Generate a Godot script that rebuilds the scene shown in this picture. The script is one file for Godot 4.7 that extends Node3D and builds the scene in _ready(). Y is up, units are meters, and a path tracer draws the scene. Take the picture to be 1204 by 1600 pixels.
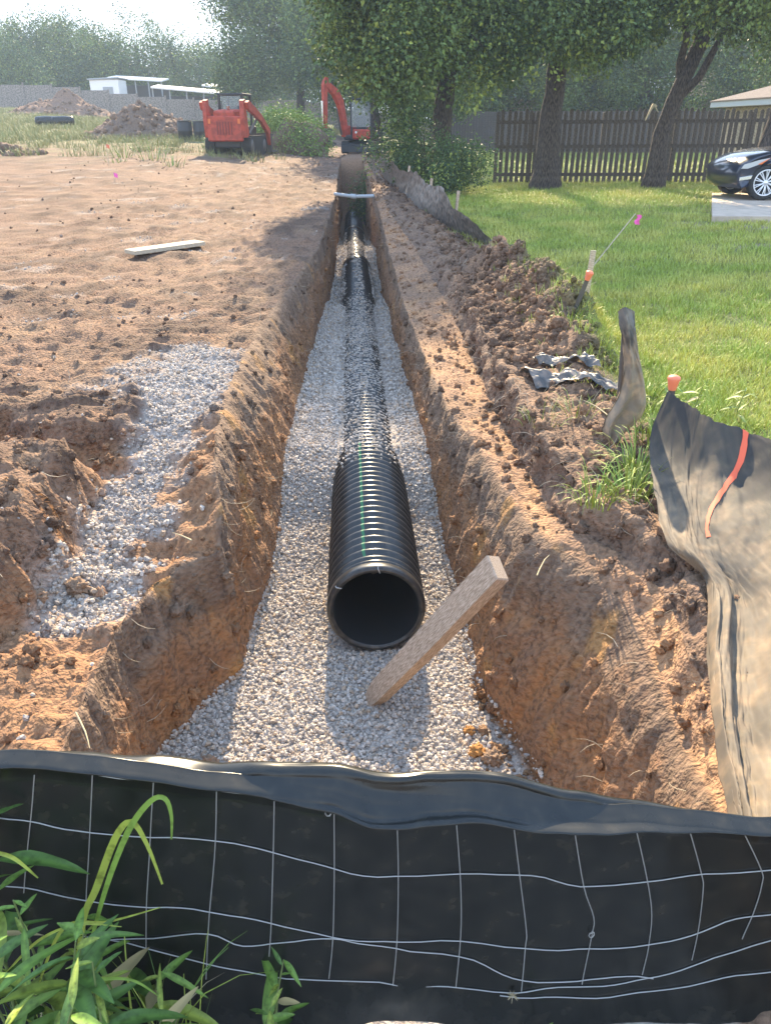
extends Node3D
# A pipe trench beside a lawn. World: camera over the origin, heading -Z, y = 0 at the feet of the photographer.

const FOCAL := 1200.0            # of the 1204 x 1600 photograph, in pixels
const PITCH := 26.75
const EYE := 1.6
var rng := RandomNumberGenerator.new()
var n_low := FastNoiseLite.new()
var n_mid := FastNoiseLite.new()
var n_fine := FastNoiseLite.new()
var n_clod := FastNoiseLite.new()
var n_streak := FastNoiseLite.new()
var M := {}
var used := {}

# ---------------------------------------------------------------- naming and placing
func numbered(called: String) -> String:
	used[called] = used.get(called, 0) + 1
	return called if used[called] == 1 else "%s_%03d" % [called, used[called] - 1]

func tag(o: Node, label := "", category := "", group := "", kind := "") -> Node:
	if label: o.set_meta("label", label)
	if category: o.set_meta("category", category)
	if group: o.set_meta("group", group)
	if kind: o.set_meta("kind", kind)
	return o

func thing(called: String, label: String, category: String, at := Vector3.ZERO, turn := 0.0, group := "") -> Node3D:
	var o := Node3D.new()
	o.name = numbered(called)
	add_child(o)
	o.position = at
	o.rotation.y = turn
	tag(o, label, category, group)
	return o

func obj(called: String, mesh: Mesh, mat: Material, parent: Node = null) -> MeshInstance3D:
	var o := MeshInstance3D.new()
	o.mesh = mesh
	if mat: o.material_override = mat
	if parent == null:
		o.name = numbered(called)
		add_child(o)
	else:
		o.name = called
		parent.add_child(o, true)
	return o

func copy(o: Node3D, label := "") -> Node3D:
	var c: Node3D = o.duplicate()
	c.name = numbered(String(o.name).rstrip("0123456789").rstrip("_"))
	add_child(c)
	if label: c.set_meta("label", label)
	return c

# a pixel of the photograph is a direction; the height (or the depth) of what it shows gives the point
func ray(u: float, v: float) -> Vector3:
	var a := (u - 602.0) / FOCAL
	var b := (v - 800.0) / FOCAL
	var s := sin(deg_to_rad(PITCH))
	var c := cos(deg_to_rad(PITCH))
	return Vector3(a, -(s + b * c), -(c - b * s))

func px(u: float, v: float, h := 0.0) -> Vector3:
	var d := ray(u, v)
	return Vector3(0, EYE, 0) + d * ((h - EYE) / d.y)

func pz(u: float, v: float, z: float) -> Vector3:
	var d := ray(u, v)
	return Vector3(0, EYE, 0) + d * (z / d.z)

func rnd(a: float, b: float) -> float:
	return rng.randf_range(a, b)

# ---------------------------------------------------------------- shapes
func st_new() -> SurfaceTool:
	var st := SurfaceTool.new()
	st.begin(Mesh.PRIMITIVE_TRIANGLES)
	return st

func done(st: SurfaceTool) -> ArrayMesh:
	st.generate_normals()
	return st.commit()

func tri(st: SurfaceTool, a: Vector3, b: Vector3, c: Vector3) -> void:
	st.add_vertex(a); st.add_vertex(b); st.add_vertex(c)

func quad(st: SurfaceTool, a: Vector3, b: Vector3, c: Vector3, d: Vector3) -> void:
	tri(st, a, b, c); tri(st, a, c, d)

# a box with chamfered edges, centred on the transform
func add_box(st: SurfaceTool, size: Vector3, t := Transform3D(), bevel := 0.01) -> void:
	st.set_smooth_group(-1)
	var h := size / 2.0
	var e := minf(bevel, minf(h.x, minf(h.y, h.z)) * 0.49)
	var corner := {}
	for i in 8:
		var s := Vector3(1 if i & 1 else -1, 1 if i & 2 else -1, 1 if i & 4 else -1)
		corner[i] = [t * (s * (h - Vector3(0, e, e))), t * (s * (h - Vector3(e, 0, e))), t * (s * (h - Vector3(e, e, 0)))]
		var tri_: Array = corner[i]
		if s.x * s.y * s.z > 0: tri(st, tri_[0], tri_[2], tri_[1])
		else: tri(st, tri_[0], tri_[1], tri_[2])
	for ax in 3:
		var b1 := 1 << ((ax + 1) % 3)
		var b2 := 1 << ((ax + 2) % 3)
		var b0 := 1 << ax
		# the two faces across this axis
		quad(st, corner[b0][ax], corner[b0 | b2][ax], corner[b0 | b1 | b2][ax], corner[b0 | b1][ax])
		quad(st, corner[0][ax], corner[b1][ax], corner[b1 | b2][ax], corner[b2][ax])
		# the four edges that run along this axis
		var p := (ax + 1) % 3
		var q := (ax + 2) % 3
		for k in [0, b1, b2, b1 | b2]:
			var flip: bool = (k == b1 or k == b2)
			var a = corner[k][p]; var b = corner[k | b0][p]; var c = corner[k | b0][q]; var d = corner[k][q]
			if flip: quad(st, a, b, c, d)
			else: quad(st, a, d, c, b)

func box(size: Vector3, at := Vector3.ZERO, rot := Vector3.ZERO, bevel := 0.01) -> ArrayMesh:
	var st := st_new()
	add_box(st, size, Transform3D(Basis.from_euler(rot), at), bevel)
	return done(st)

# a tube along a path; radii has one entry or one for each point
func add_tube(st: SurfaceTool, path: Array, radii: Array, sides := 8, caps := true) -> void:
	st.set_smooth_group(0)
	var rings := []
	var up := Vector3(0.123, 0.9, 0.31).normalized()
	for i in path.size():
		var dir: Vector3 = (path[mini(i + 1, path.size() - 1)] - path[maxi(i - 1, 0)]).normalized()
		var x := up.cross(dir)
		if x.length() < 0.05: x = Vector3(1, 0, 0.2).cross(dir)
		x = x.normalized()
		var y := dir.cross(x)
		up = y
		var r: float = radii[mini(i, radii.size() - 1)]
		var ring := []
		for k in sides:
			var a := TAU * k / sides
			ring.append(path[i] + (x * cos(a) + y * sin(a)) * r)
		rings.append(ring)
	for i in path.size() - 1:
		for k in sides:
			var k2 := (k + 1) % sides
			quad(st, rings[i][k], rings[i][k2], rings[i + 1][k2], rings[i + 1][k])
	if caps:
		st.set_smooth_group(-1)
		for e in [0, path.size() - 1]:
			for k in sides:
				var k2 := (k + 1) % sides
				if e == 0: tri(st, path[0], rings[0][k2], rings[0][k])
				else: tri(st, path[e], rings[e][k], rings[e][k2])

func tube(path: Array, radii: Array, sides := 8) -> ArrayMesh:
	var st := st_new()
	add_tube(st, path, radii, sides)
	return done(st)

# profile of Vector2(radius, along) turned about the y axis of the transform
func add_lathe(st: SurfaceTool, profile: Array, sides: int, t := Transform3D()) -> void:
	st.set_smooth_group(0)
	for i in profile.size() - 1:
		var p: Vector2 = profile[i]
		var q: Vector2 = profile[i + 1]
		for k in sides:
			var a := TAU * k / sides
			var b := TAU * (k + 1) / sides
			quad(st, t * Vector3(cos(a) * p.x, p.y, sin(a) * p.x), t * Vector3(cos(a) * q.x, q.y, sin(a) * q.x), t * Vector3(cos(b) * q.x, q.y, sin(b) * q.x), t * Vector3(cos(b) * p.x, p.y, sin(b) * p.x))

func lathe(profile: Array, sides: int, t := Transform3D()) -> ArrayMesh:
	var st := st_new()
	add_lathe(st, profile, sides, t)
	return done(st)

# an outline in the xy plane pushed out along z, edges chamfered a little
func prism(outline: PackedVector2Array, depth: float, t := Transform3D()) -> ArrayMesh:
	var st := st_new()
	add_prism(st, outline, depth, t)
	return done(st)

func add_prism(st: SurfaceTool, outline: PackedVector2Array, depth: float, t := Transform3D()) -> void:
	st.set_smooth_group(-1)
	var ids := Geometry2D.triangulate_polygon(outline)
	for s in [-1.0, 1.0]:
		for i in range(0, ids.size(), 3):
			var a := outline[ids[i]]; var b := outline[ids[i + 1]]; var c := outline[ids[i + 2]]
			var pa := t * Vector3(a.x, a.y, s * depth / 2); var pb := t * Vector3(b.x, b.y, s * depth / 2); var pc := t * Vector3(c.x, c.y, s * depth / 2)
			if s > 0: tri(st, pa, pc, pb)
			else: tri(st, pa, pb, pc)
	for i in outline.size():
		var a := outline[i]; var b := outline[(i + 1) % outline.size()]
		quad(st, t * Vector3(a.x, a.y, -depth / 2), t * Vector3(b.x, b.y, -depth / 2), t * Vector3(b.x, b.y, depth / 2), t * Vector3(a.x, a.y, depth / 2))

# a cloth: grid of points [row][column], given a thickness
func sheet(grid: Array, thick := 0.002, tint: Array = []) -> ArrayMesh:
	var st := st_new()
	st.set_smooth_group(0)
	var R := grid.size()
	var C: int = grid[0].size()
	var back := []
	for i in R:
		var row := []
		for j in C:
			var du: Vector3 = grid[i][mini(j + 1, C - 1)] - grid[i][maxi(j - 1, 0)]
			var dv: Vector3 = grid[mini(i + 1, R - 1)][j] - grid[maxi(i - 1, 0)][j]
			row.append(grid[i][j] - du.cross(dv).normalized() * thick)
		back.append(row)
	for side in 2:
		var g: Array = [grid, back][side]
		st.set_smooth_group(side)
		for i in R - 1:
			for j in C - 1:
				var at := [[i, j], [i, j + 1], [i + 1, j + 1], [i, j], [i + 1, j + 1], [i + 1, j]]
				if side: at.reverse()
				for q in at:
					if tint: st.set_color(tint[q[0]][q[1]])
					st.add_vertex(g[q[0]][q[1]])
	return done(st)

# a lump: a subdivided icosahedron pushed about by noise; flat = faceted stone
func lump(sub: int, rough: float, seed_: int, squash: Vector3, flat := false) -> ArrayMesh:
	var nn := FastNoiseLite.new()
	nn.seed = seed_
	nn.frequency = 0.9
	nn.fractal_octaves = 3
	var g := (1.0 + sqrt(5.0)) / 2.0
	var v := [Vector3(-1, g, 0), Vector3(1, g, 0), Vector3(-1, -g, 0), Vector3(1, -g, 0), Vector3(0, -1, g), Vector3(0, 1, g), Vector3(0, -1, -g), Vector3(0, 1, -g), Vector3(g, 0, -1), Vector3(g, 0, 1), Vector3(-g, 0, -1), Vector3(-g, 0, 1)]
	var f := [[0, 11, 5], [0, 5, 1], [0, 1, 7], [0, 7, 10], [0, 10, 11], [1, 5, 9], [5, 11, 4], [11, 10, 2], [10, 7, 6], [7, 1, 8], [3, 9, 4], [3, 4, 2], [3, 2, 6], [3, 6, 8], [3, 8, 9], [4, 9, 5], [2, 4, 11], [6, 2, 10], [8, 6, 7], [9, 8, 1]]
	var faces := []
	for t in f: faces.append([v[t[0]].normalized(), v[t[1]].normalized(), v[t[2]].normalized()])
	for k in sub:
		var more := []
		for t in faces:
			var a: Vector3 = (t[0] + t[1]).normalized(); var b: Vector3 = (t[1] + t[2]).normalized(); var c: Vector3 = (t[2] + t[0]).normalized()
			more.append_array([[t[0], a, c], [t[1], b, a], [t[2], c, b], [a, b, c]])
		faces = more
	var st := st_new()
	st.set_smooth_group(-1 if flat else 0)
	for t in faces:
		var q := []
		for p in t:
			q.append(p * (1.0 + rough * nn.get_noise_3dv(p * 1.7)) * squash)
		tri(st, q[0], q[2], q[1])
	return done(st)

func multi(called: String, mesh: Mesh, mat: Material, xf: Array, col: Array, parent: Node = null) -> MultiMeshInstance3D:
	var mm := MultiMesh.new()
	mm.transform_format = MultiMesh.TRANSFORM_3D
	mm.use_colors = true
	mm.mesh = mesh
	mm.instance_count = xf.size()
	for i in xf.size():
		mm.set_instance_transform(i, xf[i])
		mm.set_instance_color(i, col[i])
	var o := MultiMeshInstance3D.new()
	o.multimesh = mm
	o.material_override = mat
	if parent:
		o.name = called
		parent.add_child(o, true)
	else:
		o.name = numbered(called)
		add_child(o)
	return o

# ---------------------------------------------------------------- materials
func noise_tex(freq: float, ramp: Array, seed_: int, type := FastNoiseLite.TYPE_SIMPLEX_SMOOTH, oct := 5, size := 768) -> NoiseTexture2D:
	var n := FastNoiseLite.new()
	n.noise_type = type
	n.seed = seed_
	n.frequency = freq
	n.fractal_octaves = oct
	if type == FastNoiseLite.TYPE_CELLULAR:
		n.cellular_return_type = FastNoiseLite.RETURN_DISTANCE
	var t := NoiseTexture2D.new()
	t.width = size
	t.height = size
	t.seamless = true
	t.noise = n
	if ramp:
		var g := Gradient.new()
		g.offsets = PackedFloat32Array(ramp[0])
		g.colors = PackedColorArray(ramp[1])
		t.color_ramp = g
	return t

func grey(v: float) -> Color:
	return Color(v, v, v)

func lin(r: float, g: float, b: float) -> Color:   # a real-world (linear) colour as albedo_color wants it
	return Color(r, g, b).linear_to_srgb()

func mat(called: String, c: Color, rough := 0.8, metal := 0.0) -> StandardMaterial3D:
	var m := StandardMaterial3D.new()
	m.resource_name = called
	m.albedo_color = c
	m.roughness = rough
	m.metallic = metal
	M[called] = m
	return m

func triplanar(m: StandardMaterial3D, tex: Texture2D, scale: float, bump: Texture2D = null, depth := 0.0, world := true) -> StandardMaterial3D:
	m.albedo_texture = tex
	m.uv1_triplanar = true
	m.uv1_world_triplanar = world
	m.uv1_scale = Vector3.ONE * scale
	m.uv1_triplanar_sharpness = 4.0
	if bump:
		m.heightmap_enabled = true
		m.heightmap_texture = bump
		m.heightmap_scale = depth
	return m

func make_materials() -> void:
	var grain := noise_tex(0.02, [[0.0, 0.35, 0.55, 1.0], [grey(0.55), grey(0.8), grey(0.93), grey(1.0)]], 3)
	var crumbs := noise_tex(0.035, [[0.0, 0.3, 0.7, 1.0], [grey(0.6), grey(0.82), grey(0.95), grey(1.0)]], 9, FastNoiseLite.TYPE_CELLULAR, 4)
	var bump := noise_tex(0.03, [], 11, FastNoiseLite.TYPE_SIMPLEX_SMOOTH, 6)
	var m := mat("soil", Color.WHITE, 0.95)
	m.vertex_color_use_as_albedo = true
	triplanar(m, grain, 1.7, bump, 1.4)
	m = mat("clod", Color.WHITE, 0.95)
	m.vertex_color_use_as_albedo = true
	triplanar(m, crumbs, 3.0, bump, 0.6)
	m = mat("stone", Color.WHITE, 0.85)
	m.vertex_color_use_as_albedo = true
	triplanar(m, crumbs, 6.0)
	m = mat("lawn", Color.WHITE, 0.95)
	m.vertex_color_use_as_albedo = true
	triplanar(m, grain, 2.0, bump, 1.5)
	m = mat("leaf", Color.WHITE, 0.62)
	m.vertex_color_use_as_albedo = true
	m.backlight = Color(1.0, 1.0, 0.32)
	m = mat("grass", Color.WHITE, 0.55)
	m.vertex_color_use_as_albedo = true
	m.backlight = Color(0.95, 1.0, 0.3)
	m = mat("straw", Color.WHITE, 0.8)
	m.vertex_color_use_as_albedo = true
	m = triplanar(mat("bark", lin(0.17, 0.13, 0.105), 0.95), noise_tex(0.02, [[0.0, 0.35, 0.55, 1.0], [grey(0.4), grey(0.6), grey(0.9), grey(1.0)]], 21), 1.2, bump, 5.0)
	m.uv1_scale = Vector3(2.6, 0.45, 2.6)
	m = mat("pipe", Color.WHITE, 0.36)
	var dust := noise_tex(0.012, [[0.0, 0.45, 0.62, 1.0], [lin(0.016, 0.0165, 0.018), lin(0.02, 0.0205, 0.021), lin(0.03, 0.028, 0.026), lin(0.11, 0.09, 0.07)]], 31, FastNoiseLite.TYPE_SIMPLEX_SMOOTH, 6)
	m.roughness_texture = noise_tex(0.015, [[0.0, 0.5, 1.0], [grey(0.7), grey(0.85), grey(1.0)]], 33)
	m.albedo_texture = dust
	m.uv1_triplanar = true
	m.uv1_scale = Vector3.ONE * 1.5
	mat("pipe_inside", lin(0.02, 0.0205, 0.022), 0.5)
	mat("green_paint", lin(0.03, 0.16, 0.06), 0.45)
	var weave := Image.create(64, 64, false, Image.FORMAT_RGB8)
	for y in 64:
		for x in 64:
			var k := (0.5 + 0.5 * sin(x * TAU / 8.0)) * (0.5 + 0.5 * sin(y * TAU / 8.0 + (PI if int(x / 8.0) % 2 else 0.0)))
			weave.set_pixel(x, y, grey(0.35 + 0.65 * k))
	var weave_tex := ImageTexture.create_from_image(weave)
	var dirt := noise_tex(0.01, [[0.0, 0.42, 0.55, 0.75, 1.0], [Color(0.72, 0.74, 0.75), Color(0.78, 0.79, 0.78), Color(0.85, 0.84, 0.8), Color(0.95, 0.92, 0.86), Color(1, 0.96, 0.9)]], 41, FastNoiseLite.TYPE_SIMPLEX_SMOOTH, 6)
	m = mat("silt_black", Color.WHITE, 0.26)
	triplanar(m, noise_tex(0.008, [[0.0, 0.35, 0.55, 0.7, 1.0], [lin(0.008, 0.0088, 0.0085), lin(0.012, 0.013, 0.012), lin(0.014, 0.0148, 0.0135), lin(0.017, 0.0172, 0.0148), lin(0.032, 0.028, 0.021)]], 42, FastNoiseLite.TYPE_SIMPLEX_SMOOTH, 7), 2.6, weave_tex, 0.03)
	m.metallic_specular = 0.45
	m = mat("silt_dusty", Color.WHITE, 0.6)
	triplanar(m, noise_tex(0.006, [[0.0, 0.3, 0.5, 0.66, 1.0], [lin(0.05, 0.05, 0.05), lin(0.12, 0.11, 0.1), lin(0.27, 0.22, 0.18), lin(0.36, 0.29, 0.23), lin(0.45, 0.36, 0.28)]], 43, FastNoiseLite.TYPE_SIMPLEX_SMOOTH, 6), 0.9, weave_tex, 0.03)
	m = mat("silt_grey", Color.WHITE, 0.45)
	triplanar(m, noise_tex(0.01, [[0.0, 0.4, 0.6, 1.0], [lin(0.03, 0.03, 0.03), lin(0.07, 0.065, 0.06), lin(0.16, 0.13, 0.11), lin(0.28, 0.22, 0.17)]], 47, FastNoiseLite.TYPE_SIMPLEX_SMOOTH, 6), 1.2, weave_tex, 0.03)
	mat("wire", lin(0.42, 0.42, 0.41), 0.45, 0.6)
	mat("orange_paint", lin(0.75, 0.12, 0.05), 0.7)
	mat("orange_cap", lin(0.75, 0.2, 0.1), 0.5)
	mat("pink", lin(0.85, 0.12, 0.45), 0.6)
	mat("pale_pink", lin(0.85, 0.45, 0.45), 0.6)
	m = mat("stake_wood", lin(0.66, 0.53, 0.41), 0.85)
	triplanar(m, noise_tex(0.02, [[0.0, 0.4, 0.6, 1.0], [Color(0.6, 0.55, 0.5), Color(0.8, 0.76, 0.72), Color(0.95, 0.92, 0.9), Color.WHITE]], 51), 1.0, bump, 0.4, false)
	m.uv1_scale = Vector3(14, 1.2, 14)
	m = mat("plank_wood", lin(0.62, 0.55, 0.42), 0.8)
	triplanar(m, noise_tex(0.02, [[0.0, 0.4, 0.6, 1.0], [Color(0.7, 0.65, 0.6), Color(0.85, 0.82, 0.8), Color(0.95, 0.94, 0.92), Color.WHITE]], 52), 1.0, bump, 0.3, false)
	m.uv1_scale = Vector3(1.2, 14, 14)
	m = mat("fence_wood", lin(0.17, 0.14, 0.12), 0.9)
	triplanar(m, noise_tex(0.02, [[0.0, 0.4, 0.6, 1.0], [grey(0.5), grey(0.7), grey(0.9), Color.WHITE]], 53), 1.0, bump, 0.5)
	m.uv1_scale = Vector3(9, 0.9, 9)
	m = mat("far_fence_wood", lin(0.36, 0.3, 0.26), 0.9)
	triplanar(m, noise_tex(0.02, [[0.0, 0.4, 0.6, 1.0], [grey(0.6), grey(0.78), grey(0.92), Color.WHITE]], 54), 0.4)
	triplanar(mat("orange_machine", lin(0.44, 0.055, 0.026), 0.62), noise_tex(0.008, [[0.0, 0.45, 0.6, 1.0], [Color(0.78, 0.75, 0.72), Color(0.9, 0.89, 0.88), Color.WHITE, Color.WHITE]], 71, FastNoiseLite.TYPE_SIMPLEX_SMOOTH, 6), 0.7)
	mat("orange_dark", lin(0.2, 0.022, 0.012), 0.6)
	mat("machine_black", lin(0.03, 0.03, 0.032), 0.6)
	mat("machine_steel", lin(0.1, 0.09, 0.085), 0.6, 0.3)
	mat("chrome", lin(0.7, 0.7, 0.7), 0.2, 1.0)
	m = mat("glass_dark", Color(0.35, 0.42, 0.45, 0.35), 0.05)
	m.transparency = BaseMaterial3D.TRANSPARENCY_ALPHA
	m = mat("car_paint", lin(0.008, 0.014, 0.035), 0.35, 0.2)
	m.clearcoat_enabled = true
	m.clearcoat = 1.0
	m.clearcoat_roughness = 0.04
	mat("car_glass", lin(0.01, 0.012, 0.014), 0.05)
	mat("rubber", lin(0.018, 0.018, 0.018), 0.85)
	mat("alloy", lin(0.75, 0.76, 0.77), 0.3, 0.6)
	mat("lamp_glass", lin(0.5, 0.52, 0.55), 0.1, 0.3)
	mat("amber", lin(0.7, 0.16, 0.03), 0.3)
	triplanar(mat("concrete", lin(0.58, 0.47, 0.37), 0.9), noise_tex(0.006, [[0.0, 0.5, 1.0], [grey(0.82), grey(0.92), grey(1.0)]], 61), 0.5, bump, 0.05)
	triplanar(mat("render_wall", lin(0.46, 0.38, 0.29), 0.9), grain, 0.7)
	triplanar(mat("shingle", lin(0.17, 0.135, 0.12), 0.95), crumbs, 2.0, bump, 1.0)
	mat("fascia", lin(0.5, 0.52, 0.54), 0.7)
	mat("white_metal", lin(0.8, 0.8, 0.8), 0.35)
	mat("grey_metal", lin(0.3, 0.32, 0.34), 0.5)
	mat("blue_tarp", lin(0.1, 0.2, 0.42), 0.6)
	triplanar(mat("clod_plain", lin(0.24, 0.16, 0.11), 0.95), crumbs, 1.5, bump, 2.0)
	triplanar(mat("mound_soil", lin(0.27, 0.18, 0.125), 0.95), crumbs, 0.9, bump, 5.0)
	triplanar(mat("mound_red", lin(0.36, 0.22, 0.145), 0.95), crumbs, 0.6, bump, 6.0)
	m = mat("silt_mud", Color.WHITE, 0.78)
	m.vertex_color_use_as_albedo = true
	triplanar(m, dirt, 1.3, weave_tex, 0.03)
	var leaf_tex := noise_tex(0.02, [[0.0, 0.3, 0.5, 1.0], [Color(0.62, 0.6, 0.45), Color(0.85, 0.86, 0.8), Color.WHITE, Color.WHITE]], 73, FastNoiseLite.TYPE_SIMPLEX_SMOOTH, 5, 512)
	for k in 3:
		m = mat("weed_leaf_%d" % k, [lin(0.10, 0.19, 0.035), lin(0.16, 0.27, 0.04), lin(0.27, 0.33, 0.05)][k], 0.6)
		m.backlight = Color(0.8, 0.95, 0.3)
		m.vertex_color_use_as_albedo = true
		triplanar(m, leaf_tex, 3.0, null, 0.0, false)
	m = mat("weed_leaf_dry", lin(0.34, 0.27, 0.12), 0.7)
	m.backlight = Color(0.6, 0.5, 0.25)
	mat("weed_stem", lin(0.12, 0.16, 0.05), 0.6)
	mat("dry_stem", lin(0.4, 0.33, 0.2), 0.8)
	mat("dark_gap", lin(0.02, 0.02, 0.02), 0.9)

# ---------------------------------------------------------------- the scene
func _ready() -> void:
	rng.seed = 20
	var cam := Camera3D.new()
	cam.name = "camera"
	add_child(cam)
	cam.position = Vector3(0, EYE, 0)
	cam.rotation_degrees = Vector3(-PITCH, 0, 0)
	cam.keep_aspect = Camera3D.KEEP_HEIGHT
	cam.fov = rad_to_deg(2.0 * atan(800.0 / FOCAL))
	cam.near = 0.05
	cam.far = 900.0
	cam.current = true

	var sky := ProceduralSkyMaterial.new()
	sky.sky_top_color = Color(0.60, 0.71, 0.86)
	sky.sky_horizon_color = Color(0.93, 0.96, 0.99)
	sky.sky_curve = 0.2
	sky.ground_bottom_color = Color(0.45, 0.42, 0.38)
	sky.ground_horizon_color = Color(0.80, 0.84, 0.88)
	sky.sky_energy_multiplier = 1.0
	sky.sun_angle_max = 40.0
	sky.sun_curve = 0.12
	var env := Environment.new()
	env.background_mode = Environment.BG_SKY
	env.sky = Sky.new()
	env.sky.sky_material = sky
	env.background_energy_multiplier = 0.98
	env.tonemap_mode = Environment.TONE_MAPPER_LINEAR
	env.tonemap_exposure = 3.3
	env.sdfgi_enabled = true
	env.ssao_enabled = true
	env.ssil_enabled = true
	env.fog_enabled = true
	env.fog_density = 0.0015
	env.fog_light_color = Color(0.86, 0.93, 1.0)
	var we := WorldEnvironment.new()
	we.name = "environment"
	we.environment = env
	add_child(we)

	var sun := DirectionalLight3D.new()
	sun.name = "sun"
	add_child(sun)
	sun.rotation_degrees = Vector3(-31.5, 181.5, 0)
	sun.light_color = Color(1.0, 0.91, 0.76)
	sun.light_energy = 1.6
	sun.light_angular_distance = 0.5
	sun.shadow_enabled = true

	make_materials()
	for a in [[n_low, 0.55, 3], [n_mid, 3.2, 4], [n_fine, 11.0, 3]]:
		a[0].noise_type = FastNoiseLite.TYPE_SIMPLEX_SMOOTH
		a[0].frequency = a[1]
		a[0].fractal_octaves = a[2]
		a[0].seed = 5
	n_clod.noise_type = FastNoiseLite.TYPE_CELLULAR
	n_clod.cellular_return_type = FastNoiseLite.RETURN_DISTANCE
	n_clod.frequency = 9.0
	n_clod.fractal_octaves = 2
	n_clod.seed = 8
	n_streak.noise_type = FastNoiseLite.TYPE_SIMPLEX_SMOOTH
	n_streak.frequency = 1.0
	n_streak.fractal_octaves = 3
	n_streak.seed = 12

	build_ground()
	build_scatter()
	build_lawn_grass()
	build_buildings()
	build_fences()
	build_trees()
	build_shrubs()
	build_pipes()
	build_silt_fences()
	build_stakes_and_flags()
	build_machines()
	build_car()
	build_field_things()
	build_weeds()

# ---------------------------------------------------------------- the ground: one sheet laid through rim, wall, floor, ledge and bank
# distance ahead: left rim x, y; left wall foot x; floor y; right wall foot x; ledge edge x, y; foot of the upper step x, y; top of the upper step x, y
const KEYS := [
	[-8.0, -1.1, 0.0, -0.8, 0.0, 0.7, 0.8, 0.0, 0.85, 0.0, 0.9, 0.0],
	[0.75, -1.1, 0.0, -0.8, -0.01, 0.7, 0.8, 0.0, 0.85, 0.0, 0.9, 0.0],
	[1.1, -1.1, -0.01, -0.9, -0.02, 0.74, 0.86, -0.01, 0.9, -0.01, 0.94, 0.0],
	[1.4, -1.1, -0.3, -0.97, -0.8, 0.78, 0.95, -0.12, 1.0, -0.08, 1.04, 0.0],
	[2.0, -1.11, -0.31, -1.0, -1.03, 0.79, 1.04, -0.3, 1.1, -0.15, 1.17, -0.02],
	[2.7, -1.15, -0.32, -1.05, -1.04, 0.65, 1.06, -0.23, 1.15, -0.12, 1.24, -0.02],
	[3.05, -1.08, -0.31, -0.9, -1.04, 0.51, 0.93, -0.2, 1.06, -0.13, 1.16, 0.0],
	[3.22, -0.97, -0.31, -0.81, -1.04, 0.47, 0.82, -0.18, 0.97, -0.15, 1.07, 0.0],
	[3.33, -0.83, -0.3, -0.775, -1.04, 0.455, 0.78, -0.19, 0.92, -0.17, 1.0, 0.0],
	[3.5, -0.83, -0.14, -0.765, -1.04, 0.45, 0.74, -0.2, 0.88, -0.19, 0.95, 0.02],
	[3.8, -0.92, -0.03, -0.75, -1.045, 0.43, 0.69, -0.2, 0.85, -0.2, 0.91, 0.04],
	[4.3, -1.0, 0.0, -0.73, -1.056, 0.41, 0.63, -0.21, 0.82, -0.21, 0.87, 0.06],
	[5.2, -1.08, 0.0, -0.74, -1.074, 0.33, 0.46, -0.2, 0.78, -0.2, 0.84, 0.07],
	[6.7, -1.1, 0.0, -0.77, -1.104, 0.24, 0.32, -0.16, 0.72, -0.15, 0.79, 0.09],
	[8.0, -1.03, 0.0, -0.8, -1.13, 0.16, 0.2, -0.1, 0.62, -0.04, 0.75, 0.1],
	[11.0, -0.92, 0.0, -0.85, -1.19, 0.02, 0.05, -0.02, 0.4, 0.02, 0.7, 0.08],
	[15.0, -1.0, 0.0, -0.96, -1.27, -0.12, -0.1, 0.0, 0.05, 0.04, 0.3, 0.08],
	[18.7, -1.12, 0.0, -1.12, -1.345, -0.3, -0.27, 0.0, -0.1, 0.05, 0.1, 0.06],
	[26.0, -1.44, 0.0, -1.42, -1.5, -0.64, -0.6, 0.0, -0.46, 0.02, -0.26, 0.03],
	[28.0, -1.52, 0.0, -1.5, -1.54, -0.74, -0.7, 0.0, -0.54, 0.0, -0.36, 0.02],
	[29.4, -1.55, 0.0, -1.53, -0.1, -0.78, -0.74, 0.0, -0.56, 0.0, -0.38, 0.0],
	[900.0, -1.75, 0.0, -1.7, 0.0, -0.9, -0.85, 0.0, -0.7, 0.0, -0.5, 0.0]]
# gravel laid round and over the pipe: distance, depth over the floor
const FILL := [[3.6, 0.0], [4.3, 0.05], [4.8, 0.16], [5.2, 0.38], [5.5, 0.475], [11.0, 0.46], [12.2, 0.28], [15.5, 0.22], [16.4, 0.48], [18.0, 0.46], [19.0, 0.25], [31.0, 0.1]]
const SEG := ["left", "left_wall", "floor", "right_wall", "ledge", "step", "right"]
var COUNT := [190, 46, 40, 46, 20, 16, 150]
var seg_of := PackedInt32Array()
var par_of := PackedFloat32Array()
var rows := PackedFloat32Array()
var G := PackedVector3Array()
var GC := PackedColorArray()
var cols := 0
const LAWN_AT := 19

func keyed(table: Array, d: float) -> Array:
	var i := 0
	while i < table.size() - 2 and table[i + 1][0] < d: i += 1
	var t := clampf((d - table[i][0]) / (table[i + 1][0] - table[i][0]), 0.0, 1.0)
	var out := []
	for k in table[i].size(): out.append(lerpf(table[i][k], table[i + 1][k], t))
	return out

func base_rise(x: float, d: float) -> float:
	var left := 0.045 * clampf(d - 10.0, 0.0, 30.0) + clampf(d - 40.0, 0.0, 60.0) * lerpf(0.010, 0.043, smoothstep(-0.2, -0.42, x / maxf(d, 1.0)))
	var right := lerpf(0.019, 0.0065, smoothstep(-0.2, 2.5, x)) * clampf(d - 6.0, 0.0, 24.0) + 0.002 * maxf(0.0, d - 26.0)
	var t := smoothstep(-7.0, -1.2, x)
	if x > 0.0: right += 0.05 * smoothstep(2.5, 7.0, x) * smoothstep(7.0, 13.0, d)
	return lerpf(left, right, t)

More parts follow.
